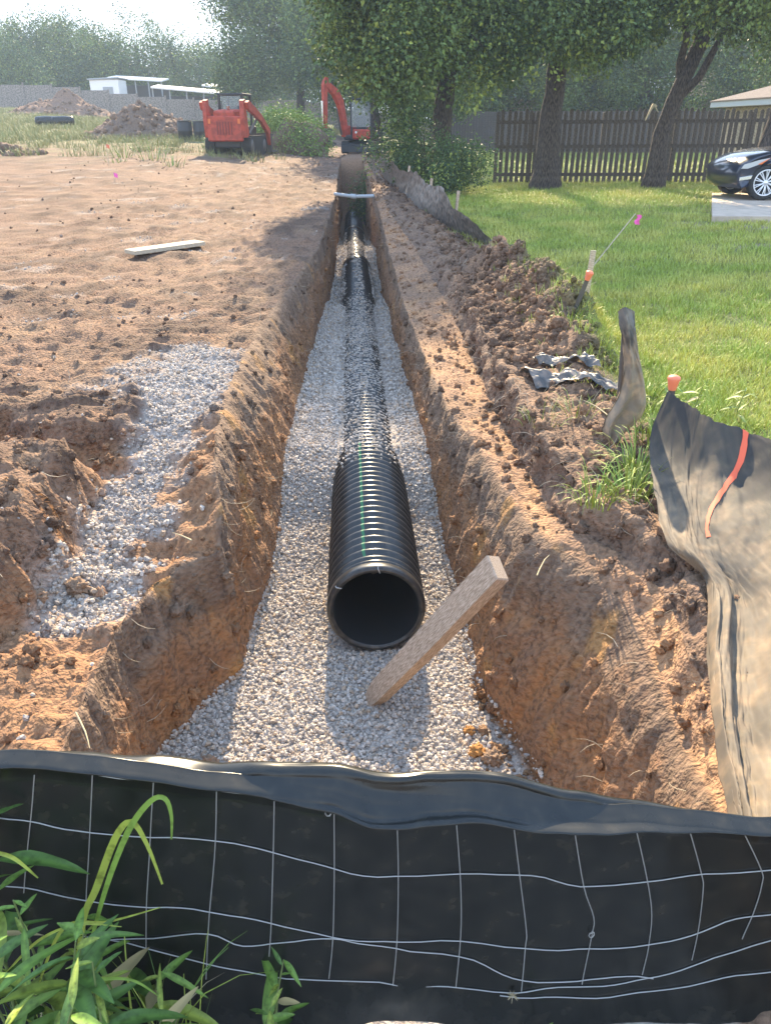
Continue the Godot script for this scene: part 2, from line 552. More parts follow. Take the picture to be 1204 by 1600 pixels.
func floor_at(d: float) -> float:
	return keyed(KEYS, d)[4] + base_rise(-0.5, d) * 0.15

func fill_at(d: float) -> float:
	return keyed(FILL, d)[1] if d > 3.6 else 0.0

func axis_x(d: float) -> float:
	return -0.05 - 0.043 * (d - 3.5)

func seg_dist(p: Vector2, pts: Array) -> float:
	var best := 1e9
	for i in pts.size() - 1:
		var q := Geometry2D.get_closest_point_to_segment(p, pts[i], pts[i + 1])
		best = minf(best, p.distance_to(q))
	return best

var SPILL := [Vector2(-1.45, 5.75), Vector2(-1.38, 5.2), Vector2(-1.34, 4.7), Vector2(-1.34, 4.1), Vector2(-1.45, 3.55), Vector2(-1.38, 2.95)]
var SPILL2 := [Vector2(-1.4, 5.7), Vector2(-1.8, 5.6), Vector2(-1.95, 5.0)]

func spill(x: float, d: float) -> float:
	if d > 8.0 or d < 2.0 or x > -0.7 or x < -3.5: return 0.0
	var p := Vector2(x, d)
	p += Vector2(n_mid.get_noise_2d(x * 0.8, d * 0.8), n_mid.get_noise_2d(x * 0.8 + 40, d * 0.8)) * 0.25
	var wide := smoothstep(4.4, 5.2, d)
	var a := 1.0 - smoothstep(0.08 + 0.08 * wide, 0.32 + 0.2 * wide, seg_dist(p, SPILL))
	var b := 1.0 - smoothstep(0.02, 0.26, seg_dist(p, SPILL2))
	var m := maxf(a, b * 0.5)
	if d < 3.95: m *= smoothstep(-1.62, -1.52, x)
	m *= smoothstep(-1.0, -1.14, x)
	return m * smoothstep(-0.55, 0.1, n_mid.get_noise_2d(x * 1.6 + 20.0, d * 1.6) + 0.25)

func left_mod(x: float, d: float) -> float:
	if d > 9.0: return 0.0
	# the ground drops toward the camera in front of a scarp; a gravelled gully runs down through it
	var wob := n_mid.get_noise_2d(x * 0.5, d * 0.5)
	var sc := 4.35 + 0.1 * (-x - 1.5) + wob * 0.25
	var low := -0.24 * (1.0 - smoothstep(sc - 0.12, sc + 0.05, d))
	low -= 0.10 * (1.0 - smoothstep(2.6, 3.7, d))
	var ramp := -0.40 * (1.0 - smoothstep(2.7, 5.6, d))
	var t := smoothstep(-1.65, -1.35, x + wob * 0.12)
	var y := lerpf(low, ramp, t)
	# the block of earth left of the gully
	var edge := -1.57 + wob * 0.1
	var block := smoothstep(edge + 0.03, edge - 0.13, x) * smoothstep(2.55, 2.9, d + wob * 0.3) * (1.0 - smoothstep(3.75, 3.95, d + wob * 0.2))
	y += 0.36 * block
	y = lerpf(0.0, y, smoothstep(0.6, 1.2, d))
	return y

func right_mod(x: float, d: float) -> float:
	# spoil thrown up between trench and lawn
	var line := [Vector2(1.3, 4.6), Vector2(1.5, 6.0), Vector2(1.45, 7.6), Vector2(1.2, 9.5), Vector2(0.85, 11.5), Vector2(0.5, 15.0)]
	if d < 3.4 or d > 17.0: return 0.0
	var s := seg_dist(Vector2(x, d), line)
	var h := 0.30 * exp(-s * s / 0.09) * smoothstep(4.8, 6.6, d) * (1.0 - smoothstep(8.2, 11.0, d))
	h += 0.08 * exp(-s * s / 0.05) * smoothstep(3.6, 4.8, d)
	return h * (1.0 + 0.7 * n_mid.get_noise_2d(x * 0.7, d * 0.7))

func build_ground() -> void:
	for s in COUNT.size():
		for i in COUNT[s]:
			seg_of.append(s)
			par_of.append(float(i) / COUNT[s] if s < 6 else float(i))
	cols = seg_of.size()
	var d := -8.0
	while d < 0.6:
		rows.append(d); d += 0.4
	while d < 420.0:
		rows.append(d)
		d += 0.021 + (0.011 * (d - 4.8) if d > 4.8 else 0.0)
	var R := rows.size()
	var base := PackedVector3Array()
	base.resize(R * cols)
	var reach := PackedFloat32Array()
	var s_ := 0.0
	var step := 0.03
	for i in 195:
		reach.append(s_)
		s_ += step
		if i > 60: step *= 1.047
	for r in R:
		d = rows[r]
		var k := keyed(KEYS, d)
		var gl := base_rise(k[1], d)
		var gr := base_rise(k[6], d)
		var lm := left_mod(k[1], d)
		var rm := right_mod(k[10], d)
		var fy: float = k[4] + base_rise(-0.5, d) * 0.15
		if d > 28.2: fy = lerpf(fy, base_rise(-1.2, d), smoothstep(28.2, 29.4, d))
		var fill := fill_at(d)
		var yl: float = gl + k[2]
		var y1: float = gr + k[7]; var y2: float = gr + k[9]; var y3: float = gr + k[11]
		for c in cols:
			var p := par_of[c]
			var x := 0.0
			var y := 0.0
			match seg_of[c]:
				0:
					var s: float = reach[190 - int(round(p * 190.0))]
					s = maxf(s, 0.0)
					x = k[1] - s
					y = base_rise(x, d) + left_mod(x, d) + (k[2] - lm) * exp(-s / 0.22)
				1:
					x = lerpf(k[1], k[3], pow(p, 0.62)); y = lerpf(yl, fy + fill, p)
				2:
					x = lerpf(k[3], k[5], p); y = fy + fill
					if d > 4.9 and fill > 0.2:
						var off := x - axis_x(d)
						if absf(off) < 0.26: y = maxf(y, lerpf(y, fy + 0.28 + sqrt(0.26 * 0.26 - off * off) - 0.014, smoothstep(4.9, 5.3, d)))
				3:
					x = lerpf(k[5], k[6], 1.0 - pow(1.0 - p, 0.62)); y = lerpf(fy + fill, y1, p)
				4:
					x = lerpf(k[6], k[8], p); y = lerpf(y1, y2, p)
				5:
					x = lerpf(k[8], k[10], p); y = lerpf(y2, y3, smoothstep(0, 1, p))
				6:
					var s: float = reach[int(p)]
					x = k[10] + s
					y = base_rise(x, d) + right_mod(x, d) + (k[11] - rm) * exp(-s / 0.3)
			base[r * cols + c] = Vector3(x, y, -d)
	# push the sheet along its normal: lumps, clods, bucket marks
	G.resize(R * cols)
	GC.resize(R * cols)
	for r in R:
		d = rows[r]
		var near := 1.0 - smoothstep(25.0, 60.0, d)
		for c in cols:
			var i := r * cols + c
			var p := base[i]
			var du := base[r * cols + mini(c + 1, cols - 1)] - base[r * cols + maxi(c - 1, 0)]
			var dv := base[mini(r + 1, R - 1) * cols + c] - base[maxi(r - 1, 0) * cols + c]
			var nrm := du.cross(dv).normalized()
			var seg := seg_of[c]
			var lawn := seg == 6 and int(par_of[c]) >= LAWN_AT
			var low := n_low.get_noise_2d(p.x, p.z)
			var mid := n_mid.get_noise_3dv(p)
			var amt := 0.0
			var col := Color.WHITE
			if lawn:
				amt = 0.03 * low + 0.008 * mid
				var edge := smoothstep(LAWN_AT, LAWN_AT + 10, par_of[c])
				col = Color(0.20, 0.13, 0.08).lerp(Color(0.20, 0.22, 0.06), edge)
				if p.x > 4.0 and d > 11.0 and d < 19.0:
					var bare := smoothstep(0.05, 0.35, n_low.get_noise_2d(p.x * 0.9 + 7.0, p.z * 1.6)) * smoothstep(4.0, 5.5, p.x) * (1.0 - smoothstep(16.0, 18.5, d))
					col = col.lerp(Color(0.34, 0.26, 0.17), bare)
			elif near <= 0.0:
				amt = 0.1 * low
				col = Color(0.13, 0.12, 0.05)
			else:
				var fine := n_fine.get_noise_3dv(p)
				var cell := 0.0
				if d < 14.0: cell = 0.55 + n_clod.get_noise_3dv(p)      # 0 at a clod's middle
				if seg == 2:
					amt = 0.012 * mid + 0.006 * fine
					col = Color(0.46, 0.40, 0.35).lerp(Color(0.36, 0.30, 0.25), clampf(0.5 + mid, 0.0, 1.0)).lerp(Color(0.30, 0.175, 0.10), smoothstep(20.5, 21.0, d + 1.2 * mid))
				elif seg == 1 or seg == 3:
					var w := sin(clampf(par_of[c], 0.0, 1.0) * PI)
					w = 0.35 + 0.65 * w
					var streak := n_streak.get_noise_2d(p.z * 16.0, p.y * 2.2 + p.x * 3.0)
					amt = w * (0.036 * mid + 0.014 * streak + 0.04 * (0.35 - absf(n_streak.get_noise_2d(p.z * 5.5, p.y * 0.6 + 30.0))) + 0.06 * n_low.get_noise_3d(p.x * 2.5, p.y * 2.5, p.z * 2.5)) + 0.009 * fine - 0.010 * cell * w
					var rimy := base[r * cols + 190].y if seg == 1 else base[r * cols + 322].y
					var deep := rimy - p.y + 0.25 * mid + 0.1 * low
					var top := Color(0.165, 0.10, 0.064).lerp(Color(0.26, 0.168, 0.108), clampf(0.5 + 1.4 * streak, 0, 1))
					var sub := Color(0.40, 0.185, 0.07).lerp(Color(0.29, 0.145, 0.07), clampf(0.5 + 1.5 * mid + streak, 0, 1))
					col = top.lerp(sub, smoothstep(0.12, 0.34, deep) * 0.85)
					col = col.lerp(Color(0.5, 0.25, 0.07), 0.6 * smoothstep(0.3, 0.5, n_mid.get_noise_3d(p.x * 0.7 + 9.0, p.y * 0.5, p.z * 0.7)))
				elif seg == 4:
					amt = 0.03 * mid + 0.016 * fine - 0.022 * cell
					col = Color(0.46, 0.255, 0.13).lerp(Color(0.36, 0.205, 0.12), clampf(0.5 + 1.5 * mid, 0, 1))
					col = col.lerp(Color(0.24, 0.145, 0.09), 0.6 * smoothstep(0.15, 0.32, n_low.get_noise_2d(p.x * 0.8 + 3.0, p.z * 0.9 + 2.0) + 0.3 * mid))
				elif seg == 5:
					amt = 0.06 * mid + 0.02 * fine - 0.03 * cell
					col = Color(0.19, 0.115, 0.075).lerp(Color(0.27, 0.165, 0.105), clampf(0.5 + 1.5 * mid, 0, 1))
				elif seg == 6:
					amt = (0.04 if d < 5.6 else 0.065) * mid + 0.022 * fine - (0.03 if d < 5.6 else 0.055) * cell
					col = Color(0.18, 0.105, 0.066).lerp(Color(0.29, 0.17, 0.10), clampf(0.5 + 1.6 * mid, 0, 1))
				else:
					var sp := spill(p.x, d)
					var rut := n_streak.get_noise_2d(p.x * 0.9, p.z * 4.0)
					var rut2 := n_streak.get_noise_2d(p.x * 2.2 + 50.0, p.z * 9.0)
					var mid2 := n_mid.get_noise_2d(p.x * 0.42, p.z * 0.6) if d > 6.0 else 0.0
					amt = ((0.08 if d < 5.0 else 0.045) * mid + 0.04 * mid2 + 0.018 * fine - 0.03 * cell + 0.035 * rut + 0.022 * rut2) * (1.0 - 0.5 * sp) * near + 0.04 * low
					if p.x < -5.0: amt *= 0.8
					var moist := smoothstep(-0.05, 0.4, 0.7 * mid + 0.9 * low + 0.7 * rut + 0.5 * rut2 - 0.7 * mid2)
					col = Color(0.245, 0.14, 0.083).lerp(Color(0.115, 0.063, 0.04), moist * 0.85)
					col = col.lerp(Color(0.31, 0.19, 0.11), 0.5 * smoothstep(0.1, 0.5, n_low.get_noise_2d(p.x * 2.0 + 5.0, p.z * 2.0)))
					var dug := smoothstep(0.1, 0.15, -left_mod(p.x, d) + 0.12 * mid + 0.05 * fine)      # subsoil laid bare where the bank was cut down
					if dug > 0.0: col = col.lerp(Color(0.36, 0.185, 0.088), 0.8 * dug)
					col = col.lerp(Color(0.50, 0.45, 0.41), 0.8 * sp)
					var pale := smoothstep(0.35, 0.6, n_low.get_noise_2d(p.x * 1.5 + 30.0, p.z * 2.0) + 0.3 * fine) * smoothstep(6.0, 9.0, d)
					col = col.lerp(Color(0.44, 0.38, 0.33), 0.45 * pale)
					var green := smoothstep(24.0, 34.0, d + 5.0 * low) * smoothstep(-3.5, -6.0, p.x) 
					col = col.lerp(Color(0.22, 0.21, 0.085), 0.75 * green)
			if d > 60.0 and not lawn: col = Color(0.16, 0.15, 0.06)
			G[i] = p + nrm * amt
			GC[i] = col
	var lawn_from: int = cols - COUNT[6] + LAWN_AT
	var f0: int = COUNT[0] + COUNT[1]
	var f1: int = f0 + COUNT[2]
	tag(obj("ground", grid_mesh(0, f0), M.soil), "trampled bare brown earth left of the trench", "", "", "structure")
	tag(obj("gravel_bed", grid_mesh(f0, f1), M.soil), "floor of the trench under crushed stone", "", "", "structure")
	tag(obj("trench_bank", grid_mesh(f1, lawn_from), M.soil), "dug earth bank and ledge right of the trench", "", "", "structure")
	tag(obj("lawn", grid_mesh(lawn_from, cols - 1), M.lawn), "grassy yard right of the trench", "", "", "structure")

func grid_mesh(c0: int, c1: int) -> ArrayMesh:
	var R := rows.size()
	var W := c1 - c0 + 1
	var v := PackedVector3Array(); v.resize(R * W)
	var n := PackedVector3Array(); n.resize(R * W)
	var co := PackedColorArray(); co.resize(R * W)
	for r in R:
		for c in W:
			var cc := c0 + c
			var i := r * cols + cc
			v[r * W + c] = G[i]
			co[r * W + c] = GC[i]
			var du := G[r * cols + mini(cc + 1, cols - 1)] - G[r * cols + maxi(cc - 1, 0)]
			var dv := G[mini(r + 1, R - 1) * cols + cc] - G[maxi(r - 1, 0) * cols + cc]
			n[r * W + c] = du.cross(dv).normalized()
	var ix := PackedInt32Array(); ix.resize((R - 1) * (W - 1) * 6)
	var k := 0
	for r in R - 1:
		for c in W - 1:
			var a := r * W + c
			ix[k] = a; ix[k + 1] = a + W; ix[k + 2] = a + W + 1
			ix[k + 3] = a; ix[k + 4] = a + W + 1; ix[k + 5] = a + 1
			k += 6
	var arr := []
	arr.resize(Mesh.ARRAY_MAX)
	arr[Mesh.ARRAY_VERTEX] = v
	arr[Mesh.ARRAY_NORMAL] = n
	arr[Mesh.ARRAY_COLOR] = co
	arr[Mesh.ARRAY_INDEX] = ix
	var m := ArrayMesh.new()
	m.add_surface_from_arrays(Mesh.PRIMITIVE_TRIANGLES, arr)
	return m

# height of the built ground (not inside the trench walls)
func ground_y(x: float, z: float) -> float:
	var d := -z
	var r := 0
	var lo := 0
	var hi := rows.size() - 2
	while lo < hi:
		r = (lo + hi + 1) >> 1
		if rows[r] <= d: lo = r
		else: hi = r - 1
	var t := clampf((d - rows[lo]) / (rows[lo + 1] - rows[lo]), 0.0, 1.0)
	var a := row_y(lo, x)
	return lerpf(a, row_y(lo + 1, x), t)

func row_y(r: int, x: float) -> float:
	var lo := 0
	var hi := cols - 2
	while lo < hi:
		var m := (lo + hi + 1) >> 1
		if G[r * cols + m].x <= x: lo = m
		else: hi = m - 1
	var a := G[r * cols + lo]
	var b := G[r * cols + lo + 1]
	return lerpf(a.y, b.y, clampf((x - a.x) / maxf(b.x - a.x, 1e-4), 0.0, 1.0))

# ---------------------------------------------------------------- stones, clods, straw on it
func random_basis(size: Vector3) -> Basis:
	return Basis.from_euler(Vector3(rnd(0, TAU), rnd(0, TAU), rnd(0, TAU))).scaled_local(size)

func stone_color() -> Color:
	var v := rnd(0.42, 0.74)
	var w := rng.randf()
	if w < 0.14: return Color(v * 0.95, v * 0.72, v * 0.52)
	if w < 0.35: return Color(v * 0.86, v * 0.78, v * 0.71)
	return Color(v * 1.0, v * 0.87, v * 0.745)

func build_scatter() -> void:
	var stone_m := []
	for k in 4: stone_m.append(lump(0 if k < 2 else 1, [0.5, 0.6, 0.8, 0.7][k], 60 + k, Vector3(1.0, [0.7, 0.8, 0.6, 0.75][k], [0.8, 0.9, 0.85, 0.7][k]), true))
	var clod_m := []
	for k in 3: clod_m.append(lump(2, 0.95, 70 + k, Vector3(1, 0.75, 0.9)))
	var sx := [[], [], [], []]; var sc := [[], [], [], []]
	var lx := [[], [], []]; var lc := [[], [], []]
	var px_ := [[], [], [], []]; var pc := [[], [], [], []]   # spilled stones on the bank
	var straw := []; var straw_c := []
	var R := rows.size()
	for r in R - 1:
		var d := rows[r]
		if d < 0.9 or d > 30.0: continue
		for c in cols - 1:
			var i := r * cols + c
			var p := G[i]
			var seg := seg_of[c]
			if p.x < -9.0 or (seg == 6 and par_of[c] > LAWN_AT + 8): continue
			var e1 := G[i + 1] - p
			var e2 := G[i + cols] - p
			var area := e1.cross(e2).length()
			var nrm := e1.cross(e2).normalized()
			var stones := 0.0
			var clods := 0.0
			var size := 0.014
			var sp := 0.0
			if seg == 2 or (seg == 1 and par_of[c] > 0.93) or (seg == 3 and par_of[c] < 0.07):
				if d > 1.6 and d < 21.0:
					stones = 5200.0 if d < 6.0 else 2600.0 if d < 12.0 else 900.0
					size = 0.0093 if d < 6.0 else 0.013 if d < 12.0 else 0.02
					var side := absf(p.x - axis_x(d))
					if d > 3.5 and side < 0.245 and p.y < floor_at(d) + 0.28 + 0.24: stones = 0.0 if side < 0.2 else 700.0
					# the right foot of the wall has a slide of soil over the stone
					if d < 3.25 and p.x > 0.42 + 0.1 * n_mid.get_noise_2d(p.x, p.z): stones *= 0.2; clods = 500.0
			elif seg == 0:
				sp = spill(p.x, d)
				stones = 3600.0 * sp * sp if d < 8.0 else 0.0
				size = 0.0072 + 0.005 * rng.randf() * rng.randf() if d > 3.6 else 0.0115
				if d > 6.4:
					var pale := smoothstep(0.35, 0.6, n_low.get_noise_2d(p.x * 1.5 + 30.0, p.z * 2.0))
					stones = 260.0 * pale if d < 16.0 else 50.0 * pale
					size = 0.010
				elif sp < 0.1: stones = 12.0
				clods = (110.0 if d < 5.0 else 28.0 if d < 9.0 else 6.0) * (0.4 + 1.6 * smoothstep(-0.1, 0.5, n_mid.get_noise_2d(p.x, p.z)))
				if d < 3.3 and p.x < -1.35: clods *= 2.0
			elif seg == 6:
				clods = 130.0 if d < 5.4 else 650.0 if d < 8.5 else 160.0 if d < 13.0 else 40.0
				clods *= 0.3 + 1.4 * smoothstep(-0.2, 0.4, n_mid.get_noise_2d(p.x, p.z))
			elif seg == 4 or seg == 5:
				clods = 150.0 if d < 8.0 else 80.0
			elif seg == 1 or seg == 3:
				clods = 45.0 if d < 8.0 else 15.0
			var n := stones * area
			var count := int(n) + (1 if rng.randf() < n - int(n) else 0)
			for q in count:
				var a := rng.randf(); var b := rng.randf()
				var s := size * (0.5 + 1.25 * pow(rng.randf(), 1.8))
				var k := rng.randi() % 4
				var at := p + e1 * a + e2 * b + nrm * s * rnd(-0.1, 0.7)
				var t := Transform3D(random_basis(Vector3.ONE * s), at)
				var col := stone_color()
				if seg == 2 or seg == 1 or seg == 3: sx[k].append(t); sc[k].append(col)
				else: px_[k].append(t); pc[k].append(col * 0.95)
			n = clods * area
			count = int(n) + (1 if rng.randf() < n - int(n) else 0)
			for q in count:
				var a := rng.randf(); var b := rng.randf()
				var s := 0.006 + 0.028 * pow(rng.randf(), 3.0)
				if seg == 6: s *= 1.5
				if seg == 0 and d > 6.0: s *= 0.75
				var at := p + e1 * a + e2 * b + nrm * s * rnd(-0.2, 0.5)
				var k := rng.randi() % 3
				lx[k].append(Transform3D(random_basis(Vector3.ONE * s), at))
				var col := GC[i].lerp(GC[i] * rnd(0.7, 1.25), 1.0)
				if seg == 2: col = Color(0.33, 0.19, 0.1) * rnd(0.7, 1.2)
				col.a = 1.0
				lc[k].append(col)
			# straw and roots
			var w := 0.0
			if seg == 6 or seg == 5: w = 50.0 if d < 8.0 else 15.0
			elif seg == 1 or seg == 3: w = 12.0 if d < 10.0 else 4.0
			elif seg == 0 or seg == 4: w = 10.0 if d < 8.0 else 3.0
			if d < 14.0 and rng.randf() < w * area:
				var s := rnd(0.05, 0.14)
				var y_axis := (nrm * rnd(0.05, 0.7) + Vector3(rnd(-1, 1), rnd(-0.7, 0.2), rnd(-1, 1)) * 0.6).normalized()
				var x_axis := y_axis.cross(Vector3(0.3, 0.2, 1)).normalized()
				straw.append(Transform3D(Basis(x_axis * s, y_axis * s, x_axis.cross(y_axis) * s), p + nrm * 0.004))
				var v := rnd(0.25, 0.6)
				straw_c.append(Color(v, v * 0.84, v * 0.6))
	# stones that lie in the furrows of the buried pipe
	for q in 12000:
		var d := rnd(5.0, 12.4) if q < 10400 else rnd(15.6, 18.6)
		var rib := roundf((d - 3.5) / 0.08) * 0.08 + 3.5 + rnd(-0.028, 0.028)
		var cover := smoothstep(5.0, 5.5, d) * (1.0 - smoothstep(9.5, 12.4, d)) if d < 13.0 else 1.0
		cover *= 0.62 + 0.7 * n_mid.get_noise_2d(d * 0.6, 3.0)
		if rng.randf() > cover: continue
		var a := rnd(-0.85, 0.85)
		var s := 0.0115 * rnd(0.6, 1.3)
		var rad := 0.256 + s * rnd(0.1, 1.0)
		var at := Vector3(axis_x(rib) + sin(a) * rad, floor_at(rib) + 0.28 + cos(a) * rad, -rib)
		var k := rng.randi() % 4
		sx[k].append(Transform3D(random_basis(Vector3.ONE * s), at)); sc[k].append(stone_color())
	var total := [0, 0]
	for k in 4:
		total[0] += sx[k].size() + px_[k].size()
		tag(multi("gravel", stone_m[k], M.stone, sx[k], sc[k]), "pale crushed limestone spread along the trench floor", "gravel", "", "stuff")
		tag(multi("spilled_gravel", stone_m[k], M.stone, px_[k], pc[k]), "pale stones spilled over the bare earth bank", "gravel", "", "stuff")
	for k in 3:
		total[1] += lx[k].size()
		tag(multi("soil_crumbs", clod_m[k], M.clod, lx[k], lc[k]), "loose brown crumbs of dug soil", "soil", "", "stuff")
	var st := st_new()
	var bend := []
	for i in 4: bend.append(Vector3(0.12 * sin(i * 1.1), i / 3.0, 0.1 * i * i / 9.0))
	add_tube(st, bend, [0.010, 0.012, 0.009, 0.004], 4)
	tag(multi("straw", done(st), M.straw, straw, straw_c), "dry straw and root ends in the dug earth", "straw", "", "stuff")
	print("stones ", total[0], " clods ", total[1], " straw ", straw.size(), " rows ", R, " cols ", cols)

# ---------------------------------------------------------------- grass
func blade(st: SurfaceTool, root: Vector3, dir: Vector3, side: Vector3, length: float, width: float, droop: float, segs := 3) -> void:
	var p := root
	var w := width
	var up := dir
	for i in segs:
		var t := float(i + 1) / segs
		var nd := (up + Vector3(dir.x * 0.6, -1.0, dir.z * 0.6) * droop * t).normalized()
		var q := p + nd * length / segs
		var w2 := width * (1.0 - pow(t, 1.6))
		if i == segs - 1: tri(st, p - side * w, q, p + side * w)
		else: quad(st, p - side * w, q - side * w2, q + side * w2, p + side * w)
		p = q
		w = w2
		up = nd

func grass_tuft(n: int, length: float, width: float, spread: float, seed_: int, segs := 3) -> ArrayMesh:
	var r := RandomNumberGenerator.new()
	r.seed = seed_
	var st := st_new()
	st.set_smooth_group(-1)
	for i in n:
		var a := r.randf_range(0, TAU)
		var lean := r.randf_range(0.05, 0.75)
		var out_ := Vector3(cos(a), 0, sin(a))
		var dir := (Vector3.UP + out_ * lean).normalized()
		var side := out_.cross(Vector3.UP).rotated(Vector3.UP, r.randf_range(-0.8, 0.8))
		blade(st, out_.rotated(Vector3.UP, r.randf_range(-2, 2)) * spread * sqrt(r.randf()), dir, side, length * r.randf_range(0.55, 1.25), width * r.randf_range(0.7, 1.2), r.randf_range(0.1, 0.6), segs)
	return done(st)

func build_lawn_grass() -> void:
	var tufts := [grass_tuft(12, 0.075, 0.0022, 0.05, 1), grass_tuft(12, 0.095, 0.0025, 0.055, 2), grass_tuft(10, 0.06, 0.003, 0.05, 3)]
	var xf := [[], [], []]; var co := [[], [], []]
	var R := rows.size()
	var first: int = cols - COUNT[6] + LAWN_AT
	for r in R - 1:
		var d := rows[r]
		if d < 2.4 or d > 60.0: continue
		for c in range(first - 7, cols - 1):
			var i := r * cols + c
			var p := G[i]
			if p.x > 1.5 + d * 0.62 or p.x > 22.0: break
			var area := (G[i + 1] - p).cross(G[i + cols] - p).length()
			var dens := 620.0 if d < 6.0 else 420.0 if d < 10.0 else 230.0 if d < 15.0 else 120.0 if d < 24.0 else 22.0
			var grow := 1.0 if d < 10.0 else 1.25 if d < 15.0 else 1.6 if d < 24.0 else 3.5
			if c < first: dens *= 0.06
			elif c < first + 6: dens *= 0.35
			if p.x > 6.3 and d > 14.6 and d < 21.0 and p.x > 0.413 * d: continue
			var thin := smoothstep(-0.5, 0.1, n_mid.get_noise_2d(p.x * 0.6, p.z * 0.6))
			var bare := 0.0
			if p.x > 4.0 and d > 11.0 and d < 19.0:
				bare = smoothstep(0.05, 0.35, n_low.get_noise_2d(p.x * 0.9 + 7.0, p.z * 1.6)) * smoothstep(4.0, 5.5, p.x) * (1.0 - smoothstep(16.0, 18.5, d))
			var n := dens * area * (0.45 + 0.55 * thin) * (1.0 - 0.75 * bare)
			var count := int(n) + (1 if rng.randf() < n - int(n) else 0)
			for q in count:
				var at := p + (G[i + 1] - p) * rng.randf() + (G[i + cols] - p) * rng.randf()
				var s := rnd(0.7, 1.25) * grow
				var k := rng.randi() % 3
				xf[k].append(Transform3D(Basis(Vector3.UP, rnd(0, TAU)).scaled(Vector3(s, s * rnd(0.8, 1.2) / (grow ** 0.5), s)), at - Vector3(0, 0.004, 0)))
				var dry := clampf(0.35 + 0.9 * n_low.get_noise_2d(at.x * 1.3, at.z * 1.3) + rnd(-0.2, 0.25), 0.0, 1.0)  # yellower patches stand for sunlit grass, painted into the tuft colours
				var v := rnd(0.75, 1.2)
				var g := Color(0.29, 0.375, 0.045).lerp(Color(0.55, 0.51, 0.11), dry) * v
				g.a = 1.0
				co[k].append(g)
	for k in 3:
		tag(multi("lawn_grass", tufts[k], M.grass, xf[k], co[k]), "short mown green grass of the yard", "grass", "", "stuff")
	# rough grass of the field beyond the bare earth
	var fx := []; var fc := []
	for q in 15000:
		var d := 26.0 + 48.0 * rng.randf()
		var x := -3.5 - rnd(0.0, 1.0) * (d * 0.52)
		var dens := smoothstep(25.0, 36.0, d + 6.0 * n_low.get_noise_2d(x, d) * 2.0)
		if rng.randf() > dens: continue
		if n_low.get_noise_2d(x * 0.7, d * 0.7) < -0.25: continue
		var s := rnd(2.0, 4.2)
		fx.append(Transform3D(Basis(Vector3.UP, rnd(0, TAU)).scaled(Vector3.ONE * s), Vector3(x, ground_y(x, -d) - 0.01, -d)))
		var g := Color(0.19, 0.22, 0.06).lerp(Color(0.34, 0.31, 0.12), rng.randf()) * rnd(0.8, 1.2)
		g.a = 1.0
		fc.append(g)
	tag(multi("field_grass", tufts[1], M.grass, fx, fc), "rough yellow green grass beyond the bare field", "grass", "", "stuff")
	print("grass ", xf[0].size() * 3, " field ", fx.size())

# ---------------------------------------------------------------- houses, carports, slab
func hip_roof(sx: float, sz: float, rise: float, over: float, thick: float) -> ArrayMesh:
	var st := st_new()
	st.set_smooth_group(-1)
	var x := sx / 2 + over
	var z := sz / 2 + over
	var ridge := maxf(x - z, 0.2)
	var a := Vector3(-x, 0, -z); var b := Vector3(x, 0, -z); var c := Vector3(x, 0, z); var d := Vector3(-x, 0, z)
	var u := Vector3(0, thick, 0)
	var e := Vector3(-ridge, rise + thick, 0); var f := Vector3(ridge, rise + thick, 0)
	quad(st, d + u, e, f, c + u); quad(st, b + u, f, e, a + u)
	tri(st, a + u, e, d + u); tri(st, c + u, f, b + u)
	quad(st, a, b, c, d)
	for s in [[a, b], [b, c], [c, d], [d, a]]: quad(st, s[0], s[0] + u, s[1] + u, s[1])
	return done(st)

func house(label: String, at: Vector3, size: Vector3, rise: float, over: float, turn := 0.0, called := "house", cat := "house") -> Node3D:
	var h := thing(called, label, cat, at, turn)
	obj("wall", box(size, Vector3(0, size.y / 2, 0), Vector3.ZERO, 0.02), M.render_wall, h)
	var rf := obj("roof", hip_roof(size.x, size.z, rise, over, 0.04), M.shingle, h)
	rf.position.y = size.y + 0.17
	var st := st_new()
	var x := size.x / 2 + over - 0.04
	var z := size.z / 2 + over - 0.04
	add_box(st, Vector3(2 * x, 0.17, 0.03), Transform3D(Basis(), Vector3(0, size.y + 0.083, z)), 0.004)
	add_box(st, Vector3(2 * x, 0.17, 0.03), Transform3D(Basis(), Vector3(0, size.y + 0.083, -z)), 0.004)
	add_box(st, Vector3(0.03, 0.17, 2 * z - 0.04), Transform3D(Basis(), Vector3(x, size.y + 0.083, 0)), 0.004)
	add_box(st, Vector3(0.03, 0.17, 2 * z - 0.04), Transform3D(Basis(), Vector3(-x, size.y + 0.083, 0)), 0.004)
	obj("fascia", done(st), M.fascia, rf).position.y = -size.y - 0.17
	return h

